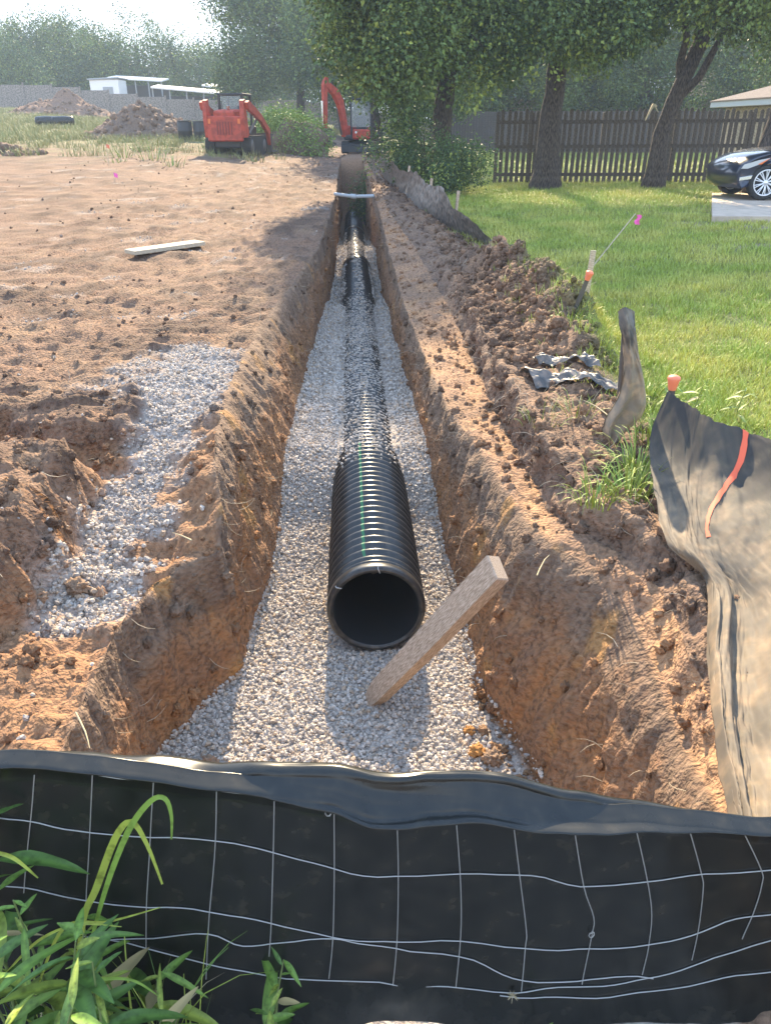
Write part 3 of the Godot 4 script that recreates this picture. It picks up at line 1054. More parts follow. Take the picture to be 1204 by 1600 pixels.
func build_buildings() -> void:
	# garage behind the car: the eave's corner stands at the photograph's (1116, 160)
	var gx := pz(1116, 160, -24.5)
	var gh := 2.35
	var gy := gx.y - gh
	var g := house("tan walled garage with grey fascia and brown hip roof behind the car", Vector3(gx.x + 0.45 + 6.1, gy, -28.2), Vector3(7.0, gh, 6.5), 1.1, 0.45, 0.0, "garage", "garage")
	var w := obj("window", box(Vector3(0.9, 0.7, 0.05), Vector3(-2.0, 1.55, 3.26), Vector3.ZERO, 0.01), M.fascia, g)
	obj("pane", box(Vector3(0.78, 0.58, 0.02), Vector3(-2.0, 1.55, 3.285), Vector3.ZERO, 0.004), M.car_glass, w)
	obj("corner_board", box(Vector3(0.1, gh - 0.01, 0.1), Vector3(-3.5, gh / 2, 3.25), Vector3.ZERO, 0.01), M.fascia, g)
	# roofs that show over the board fence
	var h := house("brown roofed house beyond the board fence between the two fork trunked trees", Vector3(9.2, 0.4, -56.0), Vector3(12.0, 2.6, 8.0), 1.9, 0.5)
	obj("window", box(Vector3(1.2, 1.0, 0.06), Vector3(-2.0, 1.5, 4.03), Vector3.ZERO, 0.01), M.car_glass, h)
	h = house("low brown roofed house beyond the picket fence beside the thick trunked tree", Vector3(24.0, 0.4, -58.0), Vector3(11.0, 2.6, 8.0), 1.9, 0.5)
	obj("window", box(Vector3(1.2, 1.0, 0.06), Vector3(-2.0, 1.5, 4.03), Vector3.ZERO, 0.01), M.car_glass, h)
	# driveway slab with its edge
	var a := px(1112, 338, 0.2)
	var b := px(1126, 308, 0.2)
	var slab := PackedVector2Array([Vector2(a.x, a.z), Vector2(18, a.z + 0.15), Vector2(18, b.z - 1.2), Vector2(b.x + 0.25, b.z - 1.2)])
	var t := Transform3D(Basis(Vector3(1, 0, 0), Vector3(0, 0, 1), Vector3(0, -1, 0)), Vector3(0, 0.115, 0))
	tag(obj("driveway", prism(slab, 0.17, t), M.concrete), "pale concrete driveway slab under the dark car", "", "", "structure")
	# carports and sheds far behind the field's fence
	carport(pz(167, 119, -84.0), pz(252, 124, -84.0), 3.0, "white flat carport roof over dark bays, highest of the row")
	carport(pz(235, 134, -79.5), pz(345, 144, -79.5), 2.6, "long white carport roof nearest the field fence")
	carport(pz(315, 131, -86.0), pz(400, 143, -86.0), 2.8, "white carport roof ending behind the track loader")
	carport(pz(252, 121, -95.0), pz(308, 124, -95.0), 2.6, "thin grey roof behind the highest carport")
	var s := thing("shed", "small white shed beside the carports behind the field fence", "shed", Vector3(pz(172, 150, -80.5).x, ground_y(-28, -80.5), -80.5))
	obj("wall", box(Vector3(2.6, 2.5, 2.4), Vector3(0, 1.25, 0), Vector3.ZERO, 0.03), M.white_metal, s)
	obj("roof", box(Vector3(2.9, 0.12, 2.7), Vector3(0, 2.565, 0), Vector3(0.0, 0, 0.05), 0.02), M.grey_metal, s)
	obj("door", box(Vector3(0.9, 1.9, 0.05), Vector3(0.3, 0.96, 1.225), Vector3.ZERO, 0.01), M.grey_metal, s)

func carport(p: Vector3, q: Vector3, deep: float, label: String) -> void:
	var mid := (p + q) / 2
	var g := ground_y(mid.x, mid.z)
	var len_ := p.distance_to(q)
	var c := thing("carport", label, "carport", Vector3(mid.x, g, mid.z), 0.0, "carports behind the field fence")
	var slope := atan2(q.y - p.y, q.x - p.x)
	obj("roof", box(Vector3(len_, 0.14, deep), Vector3(0, mid.y - g, -deep / 2), Vector3(0.10, 0, slope), 0.02), M.white_metal, c)
	obj("back_wall", box(Vector3(len_ * 0.97, mid.y - g - 0.5, 0.08), Vector3(0, (mid.y - g) / 2 - 0.25, -deep - 0.3), Vector3.ZERO, 0.01), M.machine_black, c)
	for i in 5:
		var x := lerpf(-len_ / 2 + 0.1, len_ / 2 - 0.1, i / 4.0)
		var hh := mid.y - g + tan(slope) * x - 0.12
		obj("post", box(Vector3(0.1, hh, 0.1), Vector3(x, hh / 2, -0.25), Vector3.ZERO, 0.01), M.grey_metal, c)

# ---------------------------------------------------------------- fences
func build_fences() -> void:
	# spaced pickets between lawn and neighbour
	var pk := []
	for v in 3:
		var o := PackedVector2Array([Vector2(-0.048, 0), Vector2(0.048, 0), Vector2(0.048, 1.72 + v * 0.012), Vector2(0.024, 1.76 + v * 0.012), Vector2(-0.024, 1.76 + v * 0.012), Vector2(-0.048, 1.72 + v * 0.012)])
		pk.append(prism(o, 0.02))
	picket_run(pk, Vector2(3.05, -23.4), Vector2(10.6, -22.6), "dark weathered picket fence with open gaps running behind the tree trunks")
	picket_run(pk, Vector2(10.75, -22.9), Vector2(15.5, -23.0), "low dark picket run standing between car and garage", 0.66)
	var st := st_new()
	# tall board fence of the next yard
	var f := thing("board_fence", "tall grey board fence shaded by trees beyond the pickets", "fence", Vector3(0, 0, -44.0))
	for i in 9:
		var x0 := 2.5 + i * 2.44
		st = st_new()
		for k in 17:
			var x := x0 + k * 0.1436
			add_box(st, Vector3(0.138, 1.95 + rnd(-0.02, 0.02), 0.02), Transform3D(Basis(Vector3(0, 0, 1), rnd(-0.004, 0.004)), Vector3(x, 1.0 + ground_y(x, -44), rnd(-0.004, 0.004))), 0.003)
		obj("board_panel", done(st), M.fence_wood, f)
		obj("post", box(Vector3(0.1, 2.0, 0.1), Vector3(x0 - 0.07, 1.0 + ground_y(x0, -44), -0.07), Vector3.ZERO, 0.01), M.fence_wood, f)
	# panel fence along the far edge of the field
	f = thing("panel_fence", "long pale panel fence along the far edge of the field", "fence", Vector3(0, 0, -76.0))
	var panel := box(Vector3(2.36, 1.75, 0.06), Vector3.ZERO, Vector3.ZERO, 0.01)
	var post := box(Vector3(0.13, 2.0, 0.13), Vector3.ZERO, Vector3.ZERO, 0.015)
	var xx := -46.0
	while xx < 4.0:
		var y := ground_y(xx + 1.22, -76.0)
		var o := obj("panel", panel, M.far_fence_wood, f)
		o.position = Vector3(xx + 1.22, y + 0.92, 0)
		o.rotation.z = rnd(-0.008, 0.008)
		o = obj("post", post, M.far_fence_wood, f)
		o.position = Vector3(xx, ground_y(xx, -76.0) + 0.98, 0.03)
		xx += 2.44

func picket_run(pk: Array, a: Vector2, b: Vector2, label: String, tall := 1.0) -> void:
	var f := thing("picket_fence", label, "fence", Vector3(a.x, ground_y(a.x, a.y), a.y), 0.0, "picket fences round the yard")
	var n := int(a.distance_to(b) / 0.148)
	var turn := -atan2(b.y - a.y, b.x - a.x)
	for i in n:
		var p := a.lerp(b, float(i) / n)
		var o := obj("picket", pk[rng.randi() % 3], M.fence_wood, f)
		o.position = Vector3(p.x - a.x, ground_y(p.x, p.y) - f.position.y + 0.03 + rnd(-0.015, 0.015), p.y - a.y)
		o.rotation = Vector3(0, turn, rnd(-0.015, 0.015))
		o.scale.y = tall * rnd(0.98, 1.02)
	for h in [0.25 * tall, 0.95 * tall, 1.55 * tall]:
		var m := (b - a) / 2
		var ya := ground_y(a.x, a.y) - f.position.y; var yb := ground_y(b.x, b.y) - f.position.y
		var o := obj("rail", box(Vector3(a.distance_to(b), 0.09, 0.04), Vector3.ZERO, Vector3.ZERO, 0.005), M.fence_wood, f)
		o.position = Vector3(m.x, h + (ya + yb) / 2, m.y - 0.032)
		o.rotation = Vector3(0, turn, atan2(yb - ya, a.distance_to(b)))
	for i in 4:
		var p := a.lerp(b, (i + 0.5) / 4.0)
		obj("post", box(Vector3(0.09, 1.8 * tall, 0.09), Vector3(p.x - a.x, 0.85 * tall + ground_y(p.x, p.y) - f.position.y, p.y - a.y - 0.1), Vector3.ZERO, 0.01), M.fence_wood, f)

# ---------------------------------------------------------------- trees
var LEAVES := []

func leaf_clump(n: int, radius: float, leaf: float, seed_: int) -> ArrayMesh:
	var r := RandomNumberGenerator.new()
	r.seed = seed_
	var st := st_new()
	st.set_smooth_group(-1)
	for i in n:
		var c := Vector3(r.randf_range(-1, 1), r.randf_range(-1, 1), r.randf_range(-1, 1))
		while c.length() > 1.0: c = Vector3(r.randf_range(-1, 1), r.randf_range(-1, 1), r.randf_range(-1, 1))
		c *= radius
		var y := (Vector3(r.randf_range(-1, 1), r.randf_range(-1.3, 0.5), r.randf_range(-1, 1)) + c.normalized() * 0.6).normalized()
		var x := y.cross(Vector3(r.randf_range(-1, 1), r.randf_range(-0.6, 1.4), r.randf_range(-1, 1))).normalized()
		var z := x.cross(y)
		var L := leaf * r.randf_range(0.65, 1.25)
		var W := L * 0.33
		var fold := z * W * 0.35
		# four triangles: a leaf folded along its rib
		var a := c; var b := c + y * L * 0.45; var e := c + y * L
		tri(st, a, c + y * L * 0.4 + x * W + fold, b); tri(st, b, c + y * L * 0.4 + x * W + fold, e)
		tri(st, a, b, c + y * L * 0.4 - x * W + fold); tri(st, b, e, c + y * L * 0.4 - x * W + fold)
	return done(st)

# blobs: [centre, radii]; the crown's clumps gather near the blobs' skins and leave gaps
func crown(parent: Node3D, blobs: Array, n: int, size: float, dark: Color, light: Color, seed_: int, called := "crown") -> void:
	var r := RandomNumberGenerator.new()
	r.seed = seed_
	var xf := [[], []]; var co := [[], []]
	var vol := 0.0
	for b in blobs: vol += pow(b[1].x * b[1].y * b[1].z, 0.67)
	for b in blobs:
		var want := int(n * pow(b[1].x * b[1].y * b[1].z, 0.67) / vol)
		for q in want:
			var p := Vector3(r.randfn(), r.randfn(), r.randfn()).normalized()
			var rad := pow(r.randf(), 0.42)
			var bump := 1.0 + 0.35 * n_low.get_noise_3dv((p * 2.0 + b[0]) * 1.2)
			var at: Vector3 = b[0] + p * b[1] * rad * bump
			if n_low.get_noise_3dv(at * 0.9 + Vector3(seed_, 0, 0)) < -0.02: continue
			var s := size * r.randf_range(0.7, 1.35)
			var k := r.randi() % 2
			xf[k].append(Transform3D(Basis.from_euler(Vector3(r.randf_range(-0.6, 0.6), r.randf_range(0, TAU), r.randf_range(-0.6, 0.6))).scaled(Vector3.ONE * s), at))
			var g := dark.lerp(light, clampf(r.randf() * 0.8 + 0.6 * n_low.get_noise_3dv(at * 0.7), 0, 1))
			if r.randf() < 0.2: g = light.lerp(Color(0.27, 0.31, 0.05), r.randf())
			g.a = 1.0
			co[k].append(g)
	for k in 2: multi(called, LEAVES[k], M.leaf, xf[k], co[k], parent).set_meta("kind", "stuff")

func trunk_and_limbs(parent: Node3D, path: Array, r0: float, r1: float, blobs: Array, seed_: int) -> void:
	var r := RandomNumberGenerator.new()
	r.seed = seed_
	var st := st_new()
	var radii := []
	var pts := []
	var N := 10
	for i in N + 1:
		var t := float(i) / N
		var f := t * (path.size() - 1)
		var k := mini(int(f), path.size() - 2)
		var p: Vector3 = path[k].lerp(path[k + 1], f - k)
		pts.append(p + Vector3(r.randf_range(-1, 1), 0, r.randf_range(-1, 1)) * r0 * 0.12)
		radii.append(lerpf(r0, r1, t) * (1.0 + 0.55 * exp(-t * N * 1.1)) * r.randf_range(0.93, 1.07))
	add_tube(st, pts, radii, 14)
	obj("trunk", done(st), M.bark, parent)
	for i in blobs.size():
		var from: Vector3 = pts[clampi(int(N * r.randf_range(0.55, 1.0)), 0, N)]
		var to: Vector3 = blobs[i][0]
		st = st_new()
		var limb := []
		var lr := []
		for k in 6:
			var t := k / 5.0
			limb.append(from.lerp(to, t) + Vector3(r.randf_range(-1, 1), 0.5 * sin(t * PI), r.randf_range(-1, 1)) * 0.18 * (1.0 if k > 0 else 0.0))
			lr.append(lerpf(r1 * 0.75, 0.03, t))
		add_tube(st, limb, lr, 7)
		for k in 3:
			var f2: Vector3 = limb[3 + k % 2]
			var t2: Vector3 = to + Vector3(r.randf_range(-1, 1), r.randf_range(-0.4, 1), r.randf_range(-1, 1)).normalized() * blobs[i][1] * 0.75
			add_tube(st, [f2, f2.lerp(t2, 0.5) + Vector3(0, 0.15, 0), t2], [r1 * 0.3, r1 * 0.18, 0.012], 5)
		obj("limb", done(st), M.bark, parent)

func tree(label: String, base: Vector3, path: Array, r0: float, r1: float, blobs: Array, n: int, size: float, dark: Color, light: Color, seed_: int, group := "") -> Node3D:
	var t := thing("tree", label, "tree", base, 0.0, group)
	trunk_and_limbs(t, path, r0, r1, blobs, seed_)
	crown(t, blobs, n, size, dark, light, seed_)
	return t

func V(x: float, y: float, z: float) -> Vector3:
	return Vector3(x, y, z)

func build_trees() -> void:
	LEAVES = [leaf_clump(60, 0.46, 0.085, 5), leaf_clump(54, 0.52, 0.095, 6)]
	var dk := Color(0.05, 0.088, 0.024)
	var lt := Color(0.15, 0.215, 0.04)
	# beside the trench: trunk at the photograph's (685, 250)
	var b := pz(684, 290, -21.0)
	b.y = ground_y(b.x, b.z) - 0.1
	tree("leafy tree with a reddish trunk rising from the shrub beside the trench", b, [V(0, 0, 0), V(0.05, 1.6, 0), V(0.25, 3.2, 0.1), V(0.2, 5.8, 0.1)], 0.27, 0.17,
		[[V(-1.3, 3.7, 0.6), V(1.5, 1.5, 1.6)], [V(0.9, 3.9, 0.5), V(1.6, 1.5, 1.5)], [V(0.1, 5.4, 0.0), V(1.8, 1.4, 1.7)], [V(1.9, 4.4, 0.3), V(1.6, 1.3, 1.7)], [V(-1.9, 4.7, 0.2), V(1.4, 1.2, 1.5)], [V(0.2, 2.9, 1.0), V(1.3, 0.7, 0.8)], [V(-0.9, 6.6, 0), V(1.5, 1.2, 1.4)], [V(0.9, 6.9, 0), V(1.5, 1.3, 1.4)], [V(-2.2, 5.6, 0.2), V(1.0, 1.1, 1.2)], [V(-1.9, 7.0, 0.0), V(1.1, 1.1, 1.2)], [V(2.2, 6.0, 0.0), V(1.4, 1.2, 1.3)], [V(-1.0, 2.5, 0.8), V(0.9, 0.7, 0.7)]], 7000, 1.0, dk, lt, 101)
	b = pz(850, 283, -21.6)
	b.y = ground_y(b.x, b.z) - 0.1
	tree("thick dark trunked tree standing in front of the picket fence", b, [V(0, 0, 0), V(0.03, 1.6, 0), V(0.1, 3.0, 0), V(0.0, 4.8, 0)], 0.30, 0.2,
		[[V(-1.5, 3.9, 0.7), V(1.5, 1.2, 1.4)], [V(0.9, 4.1, 0.6), V(1.5, 1.2, 1.4)], [V(-0.2, 4.9, 0.0), V(1.8, 1.1, 1.6)], [V(2.0, 4.8, -0.3), V(1.4, 1.0, 1.4)], [V(-0.6, 3.2, 1.2), V(1.2, 0.6, 0.7)], [V(-1.4, 6.1, 0), V(1.3, 1.0, 1.3)], [V(0.4, 6.5, 0), V(1.7, 1.2, 1.6)]], 5200, 1.0, dk, lt, 102)
	b = pz(1020, 285, -21.2)
	b.y = ground_y(b.x, b.z) - 0.1
	tree("leaning tree with bare forked trunk before the picket fence", b, [V(0, 0, 0), V(0.03, 1.5, 0), V(0.4, 2.6, 0), V(1.1, 4.4, -0.2)], 0.22, 0.15,
		[[V(0.1, 4.6, 0.5), V(1.4, 1.1, 1.3)], [V(1.9, 4.3, 0.4), V(1.4, 1.1, 1.4)], [V(1.0, 5.0, 0.0), V(1.7, 0.9, 1.5)], [V(2.7, 4.8, -0.2), V(1.2, 1.0, 1.3)]], 1300, 1.0, dk, lt, 103)
	b = pz(1196, 250, -19.2)
	b.y = ground_y(b.x, b.z) - 0.1
	tree("dark tree trunk rising close behind the car", b, [V(-0.1, 0, 0), V(0.1, 1.8, 0), V(0.35, 3.2, 0), V(0.5, 4.6, 0)], 0.25, 0.17,
		[[V(-0.7, 4.4, 0.4), V(1.4, 1.2, 1.3)], [V(1.2, 4.2, 0.4), V(1.5, 1.1, 1.4)], [V(0.5, 4.9, 0.0), V(1.5, 0.8, 1.4)]], 900, 1.0, dk, lt, 104)
	# tall slanting trunks behind the excavator
	b = Vector3(-0.75, ground_y(-0.75, -37.0) - 0.1, -37.0)
	tree("tall tree with a slanting trunk behind the excavator", b, [V(0.4, 0, 0), V(0.1, 2.2, 0), V(-0.5, 4.2, 0), V(-1.2, 7.0, 0)], 0.34, 0.2,
		[[V(0.2, 5.2, 0.4), V(2.2, 2.0, 2.2)], [V(2.2, 4.6, 0.8), V(2.2, 2.0, 2.0)], [V(0.8, 7.6, 0), V(2.8, 2.0, 2.4)], [V(2.2, 3.0, 0.5), V(1.6, 1.3, 1.4)]], 3000, 1.35, dk, lt, 105)
	b = Vector3(-6.6, ground_y(-6.6, -68.0) - 0.1, -68.0)
	tree("broad dark tree behind the track loader and the weed mound", b, [V(0, 0, 0), V(0, 2.0, 0), V(0.2, 5.0, 0), V(0.1, 8.0, 0)], 0.36, 0.2,
		[[V(-3.2, 8.4, 0.5), V(3.4, 3.2, 2.8)], [V(1.0, 7.4, 0.5), V(3.8, 3.6, 3.0)], [V(-0.6, 11.6, 0), V(4.6, 3.0, 3.2)], [V(4.8, 6.6, 0.6), V(3.2, 3.4, 2.6)], [V(-0.2, 4.4, 0.8), V(3.0, 2.0, 2.0)], [V(4.0, 3.6, 0.8), V(3.4, 2.4, 2.4)]], 4000, 2.0, dk, lt, 106)
	b = Vector3(-10.6, ground_y(-10.6, -64.0) - 0.1, -64.0)
	tree("lighter green small tree against the carport roofs", b, [V(0, 0, 0), V(0, 2.0, 0), V(0.1, 4.0, 0)], 0.2, 0.12,
		[[V(0.2, 4.1, 0), V(1.6, 1.9, 1.6)], [V(-0.6, 2.8, 0.2), V(1.2, 1.2, 1.2)], [V(1.0, 2.9, 0.2), V(1.3, 1.3, 1.2)]], 700, 1.7, Color(0.06, 0.09, 0.025), Color(0.15, 0.2, 0.05), 107)
	# the neighbours' trees that close the view behind the fences
	var spots := [[1.2, -39.0, 0.95], [5.2, -47.0, 1.1], [9.4, -46.5, 1.1], [13.8, -47.0, 1.1], [20.5, -41.0, 1.1], [3.0, -54.0, 1.3], [12.2, -53.0, 1.3], [21.5, -53.0, 1.3], [-2.0, -60.0, 1.4], [7.0, -66.0, 1.4], [16.0, -68.0, 1.4], [27.0, -66.0, 1.4]]
	var names := ["bushy tree over the fence behind the reddish trunk", "round crowned tree beyond the pickets between shrub and thick trunk", "drooping tree beyond the pickets between the thick and the leaning trunk", "dense tree beyond the pickets left of the garage roof", "tree overhanging the garage roof",
		"tall tree over the board fence above the shrub", "tall tree over the board fence beside the brown roof", "tall tree behind the garage", "far tree filling the gap behind the excavator", "far tree behind the brown roofed house", "far tree between the two brown roofs", "far tree beyond the low brown roof"]
	for i in spots.size():
		var s: Array = spots[i]
		var k: float = s[2]
		b = Vector3(s[0], ground_y(s[0], s[1]) - 0.1, s[1])
		tree(names[i], b, [V(0, 0, 0), V(0.1, 1.6 * k, 0), V(-0.1, 3.4 * k, 0), V(0, 5.0 * k, 0)], 0.22 * k, 0.13 * k,
			[[V(-1.6, 3.6, 0.4) * k, V(1.8, 1.5, 1.6) * k], [V(1.5, 3.3, 0.5) * k, V(1.8, 1.5, 1.6) * k], [V(0, 5.2, 0) * k, V(2.4, 1.7, 2.0) * k], [V(-0.2, 2.5, 0.8) * k, V(1.6, 1.0, 1.2) * k], [V(1.9, 5.0, -0.2) * k, V(1.6, 1.4, 1.5) * k], [V(-2.0, 5.2, 0) * k, V(1.6, 1.3, 1.5) * k]], 1900, 1.2 * k, dk * rnd(0.85, 1.2), lt * rnd(0.85, 1.25), 200 + i, "neighbours' trees behind the fences")
	# the far wood's edge left: each crown a tree
	var wood := [[40, 12, -92.0, 4.2], [100, 18, -97.0, 3.8], [205, 18, -96.0, 5.6], [265, 34, -93.0, 4.2], [335, 52, -98.0, 4.0], [150, 40, -91.0, 3.2], [-20, 25, -94.0, 4.4], [395, 60, -104.0, 4.0], [10, 60, -86.0, 3.0], [445, 45, -96.0, 4.6]]
	var wn := ["tall leftmost tree of the far wood with a lumpy top", "far tree shouldering the leftmost tall crown", "great dome shaped tree over the carports", "far tree on the dome tree's right shoulder", "lower far tree over the white roofs", "low far tree filling the dip beside the dome tree", "far tree partly outside the view", "far tree behind the light green small tree", "low dark far tree above the tarpaulin", "far tree behind the broad dark tree"]
	for i in wood.size():
		var w: Array = wood[i]
		var top := pz(w[0], w[1], w[2])
		var R: float = w[3]
		var gy := ground_y(top.x, top.z)
		var H := top.y - gy
		b = Vector3(top.x, gy - 0.1, top.z)
		var bl := [[V(0, H - R * 0.8, 0), V(R * 0.9, R * 0.8, R * 0.9)], [V(-R * 0.6, H - R * 1.5, 0.5), V(R * 0.8, R * 0.8, R * 0.8)], [V(R * 0.6, H - R * 1.5, 0.5), V(R * 0.8, R * 0.85, R * 0.8)], [V(-R * 0.3, H - R * 2.2, 1.5), V(R * 0.9, R * 0.8, R * 0.7)], [V(R * 0.5, H - R * 2.3, 1.2), V(R * 0.8, R * 0.8, R * 0.7)]]
		tree(wn[i], b, [V(0, 0, 0), V(0.1, H * 0.3, 0), V(0, H * 0.7, 0)], 0.4, 0.2, bl, 1500, 2.1, dk, lt, 300 + i, "far trees of the wood's edge")

func build_shrubs() -> void:
	var dk := Color(0.035, 0.065, 0.02)
	var lt := Color(0.10, 0.16, 0.035)
	var b := px(665, 300, 0.25)
	b.z = -20.0
	b.x = pz(668, 300, -20.0).x
	b.y = ground_y(b.x, b.z)
	var s := thing("shrub", "leafy shrub round the foot of the reddish trunk by the trench", "shrub", b)
	stems(s, 1.2, 7, 11)
	crown(s, [[V(0.2, 0.55, 0), V(1.1, 0.7, 0.8)], [V(-0.9, 0.7, 0.3), V(0.7, 0.6, 0.6)], [V(0.9, 0.45, 0.6), V(0.7, 0.55, 0.6)], [V(-0.5, 1.3, 0.0), V(0.5, 0.6, 0.5)], [V(0.5, 0.25, 1.2), V(0.5, 0.35, 0.6)]], 620, 0.62, dk, lt, 401, "foliage")
	b = Vector3(-0.6, ground_y(-0.6, -25.0), -25.0)
	s = thing("shrub", "dark green bush at the trench edge in front of the excavator", "shrub", b)
	stems(s, 1.0, 6, 12)
	crown(s, [[V(0.3, 0.55, 0), V(0.7, 0.7, 0.7)], [V(0.9, 0.9, 0.2), V(0.7, 0.8, 0.6)]], 320, 0.62, dk, lt, 402, "foliage")
	# the mound of weeds between loader and excavator
	var c := pz(460, 232, -32.5)
	b = Vector3(c.x, ground_y(c.x, -32.5), -32.5)
	s = thing("weed_mound", "bright green weedy mound between the track loader and the excavator", "weeds", b)
	obj("earth", lump(3, 0.25, 91, Vector3(1.35, 1.15, 1.2)), M.clod_plain, s)
	crown(s, [[V(-0.1, 0.5, 0), V(1.4, 0.95, 1.2)], [V(0.5, 0.3, 0.5), V(1.1, 0.75, 0.9)], [V(-0.7, 0.55, -0.2), V(0.9, 0.85, 0.9)]], 800, 0.75, Color(0.11, 0.2, 0.035), Color(0.25, 0.34, 0.06), 403, "foliage")

func stems(parent: Node3D, h: float, n: int, seed_: int) -> void:
	var r := RandomNumberGenerator.new()
	r.seed = seed_
	for i in n:
		var a := r.randf_range(0, TAU)
		var o := Vector3(cos(a), 0, sin(a))
		obj("stem", tube([o * 0.12 - V(0, 0.05, 0), o * 0.35 + V(0, h * 0.5, 0), o * r.randf_range(0.5, 0.9) + V(0, h, 0)], [0.025, 0.018, 0.008], 5), M.bark, parent)

# ---------------------------------------------------------------- the pipe
func pipe_dir(d0: float, d1: float) -> Transform3D:
	var a := Vector3(axis_x(d0), floor_at(d0) + 0.28, -d0)
	var b := Vector3(axis_x(d1), floor_at(d1) + 0.28, -d1)
	var y := (b - a).normalized()
	var x := y.cross(Vector3.UP).normalized()          # to the right, seen from the near end
	return Transform3D(Basis(x, y, x.cross(y)), a)     # z points up... of the pipe's side

func rib_profile(length: float, bell: float) -> Array:
	var out := []
	var y := 0.0
	var n := int(length / 0.08)
	for i in n:
		y = i * 0.08
		if y < bell:
			for q in [[0.0, 0.279], [0.02, 0.283], [0.04, 0.290], [0.06, 0.283]]: out.append(Vector2(q[1], y + q[0]))
		else:
			for q in [[0.0, 0.2445], [0.014, 0.246], [0.022, 0.258], [0.029, 0.2665], [0.036, 0.2702], [0.044, 0.2702], [0.051, 0.2665], [0.058, 0.258], [0.066, 0.246]]: out.append(Vector2(q[1], y + q[0]))
	return out

func build_pipes() -> void:
	var labels := ["open near end section of black corrugated drainage pipe", "half buried second section of black corrugated drainage pipe", "black corrugated pipe section with its bell showing where gravel is thin", "farthest black corrugated pipe section toward the excavator"]
	for i in 4:
		var d0 := 3.5 + i * 6.0
		var t := pipe_dir(d0, d0 + 6.0)
		var p := thing("drainage_pipe", labels[i], "pipe", t.origin, 0.0, "sections of the drainage pipe")
		p.transform = t
		var prof := rib_profile(5.98 if i else 6.0, 0.32 if i > 1 else 0.0)
		var shell := []
		if i == 0:
			shell = [Vector2(0.234, 0.0), Vector2(0.238, -0.006), Vector2(0.262, -0.006), Vector2(0.2685, 0.0), Vector2(0.2705, 0.012), Vector2(0.2705, 0.045), Vector2(0.266, 0.052), Vector2(0.252, 0.056), Vector2(0.252, 0.062), Vector2(0.266, 0.066), Vector2(0.2705, 0.072), Vector2(0.262, 0.078)]
			prof = prof.slice(9)
		shell.append_array(prof)
		obj("corrugated_wall", lathe(shell, 64 if i == 0 else 36), M.pipe, p)
		obj("liner", lathe([Vector2(0.234, 0.0), Vector2(0.2335, 0.02), Vector2(0.2335, 2.0), Vector2(0.2335, 5.98)], 48), M.pipe_inside, p)
		if i == 0:
			var st := st_new()
			st.set_smooth_group(0)
			var ang := -0.24
			for k in range(8, prof.size() - 1):
				if prof[k].y > 1.9: break
				if k % 9 == 8: continue
				for s in 2:
					var a0 := ang + (s - 1) * 0.032; var a1 := a0 + 0.032
					var r0: float = prof[k].x + 0.0012; var r1: float = prof[k + 1].x + 0.0012
					var f := func(a: float, r: float, y: float) -> Vector3: return Vector3(sin(a) * r, y, cos(a) * r)
					quad(st, f.call(a0, r0, prof[k].y), f.call(a0, r1, prof[k + 1].y), f.call(a1, r1, prof[k + 1].y), f.call(a1, r0, prof[k].y))
			tag(obj("green_stripe", done(st), M.green_paint, p), "thin green stripe printed along the top of the ribs")
			obj("end_lip", lathe([Vector2(0.240, -0.004), Vector2(0.244, -0.011), Vector2(0.257, -0.011), Vector2(0.261, -0.004)], 64), M.pipe, p)
			for k in 2:
				var a := -0.95 + k * 0.99
				obj("strap_end", tube([Vector3(sin(a) * 0.268, 0.0, cos(a) * 0.268), Vector3(sin(a) * 0.262, -0.012, cos(a) * 0.262), Vector3(sin(a + 0.05) * 0.235, -0.012, cos(a + 0.05) * 0.235)], [0.003], 5), M.wire, p)
	var a := px(522, 303, 0.32)
	var b := Vector3(px(584, 306, 0.32).x, a.y - 0.02, a.z + 0.25)
	var g := thing("plastic_pipe", "thin grey pipe lying across the trench before the excavator", "pipe", a)
	obj("barrel", tube([Vector3.ZERO, (b - a) * 0.5 + V(0, -0.03, 0), b - a], [0.035], 12), M.grey_metal, g)
	obj("coupling", tube([(b - a) * 0.42 + V(0, -0.026, 0), (b - a) * 0.55 + V(0, -0.028, 0)], [0.048], 12), M.grey_metal, g)

# ---------------------------------------------------------------- silt fences
func along(list: Array, u: float) -> float:
	for i in list.size() - 1:
		if u <= list[i + 1][0] or i == list.size() - 2:
			var t: float = (u - list[i][0]) / (list[i + 1][0] - list[i][0])
			return lerpf(list[i][1], list[i + 1][1], smoothstep(0, 1, t) if t > 0 and t < 1 else t)
	return 0.0

func catmull(p: Array, t: float) -> Vector3:
	var f := clampf(t, 0.0, 1.0) * (p.size() - 1)
	var i := mini(int(f), p.size() - 2)
	var a: Vector3 = p[maxi(i - 1, 0)]; var b: Vector3 = p[i]; var c: Vector3 = p[i + 1]; var d: Vector3 = p[mini(i + 2, p.size() - 1)]
	return b.cubic_interpolate(c, a, d, f - i)

const Z0 := -0.93
const TOP := [[-500, 1166], [0, 1176], [200, 1181], [330, 1196], [420, 1194], [520, 1191], [640, 1203], [780, 1211], [900, 1234], [1000, 1249], [1100, 1261], [1204, 1275], [1700, 1330]]
const WIRE := [[-500, 1195], [0, 1202], [143, 1213], [330, 1240], [515, 1265], [580, 1276], [710, 1277], [860, 1283], [990, 1283], [1080, 1288], [1204, 1298], [1700, 1345]]

func fabric_z(x: float, y: float) -> float:
	return Z0 + 0.022 * n_low.get_noise_2d(x * 3.0, y * 1.5) + 0.009 * n_mid.get_noise_2d(x * 0.8, y * 0.5)

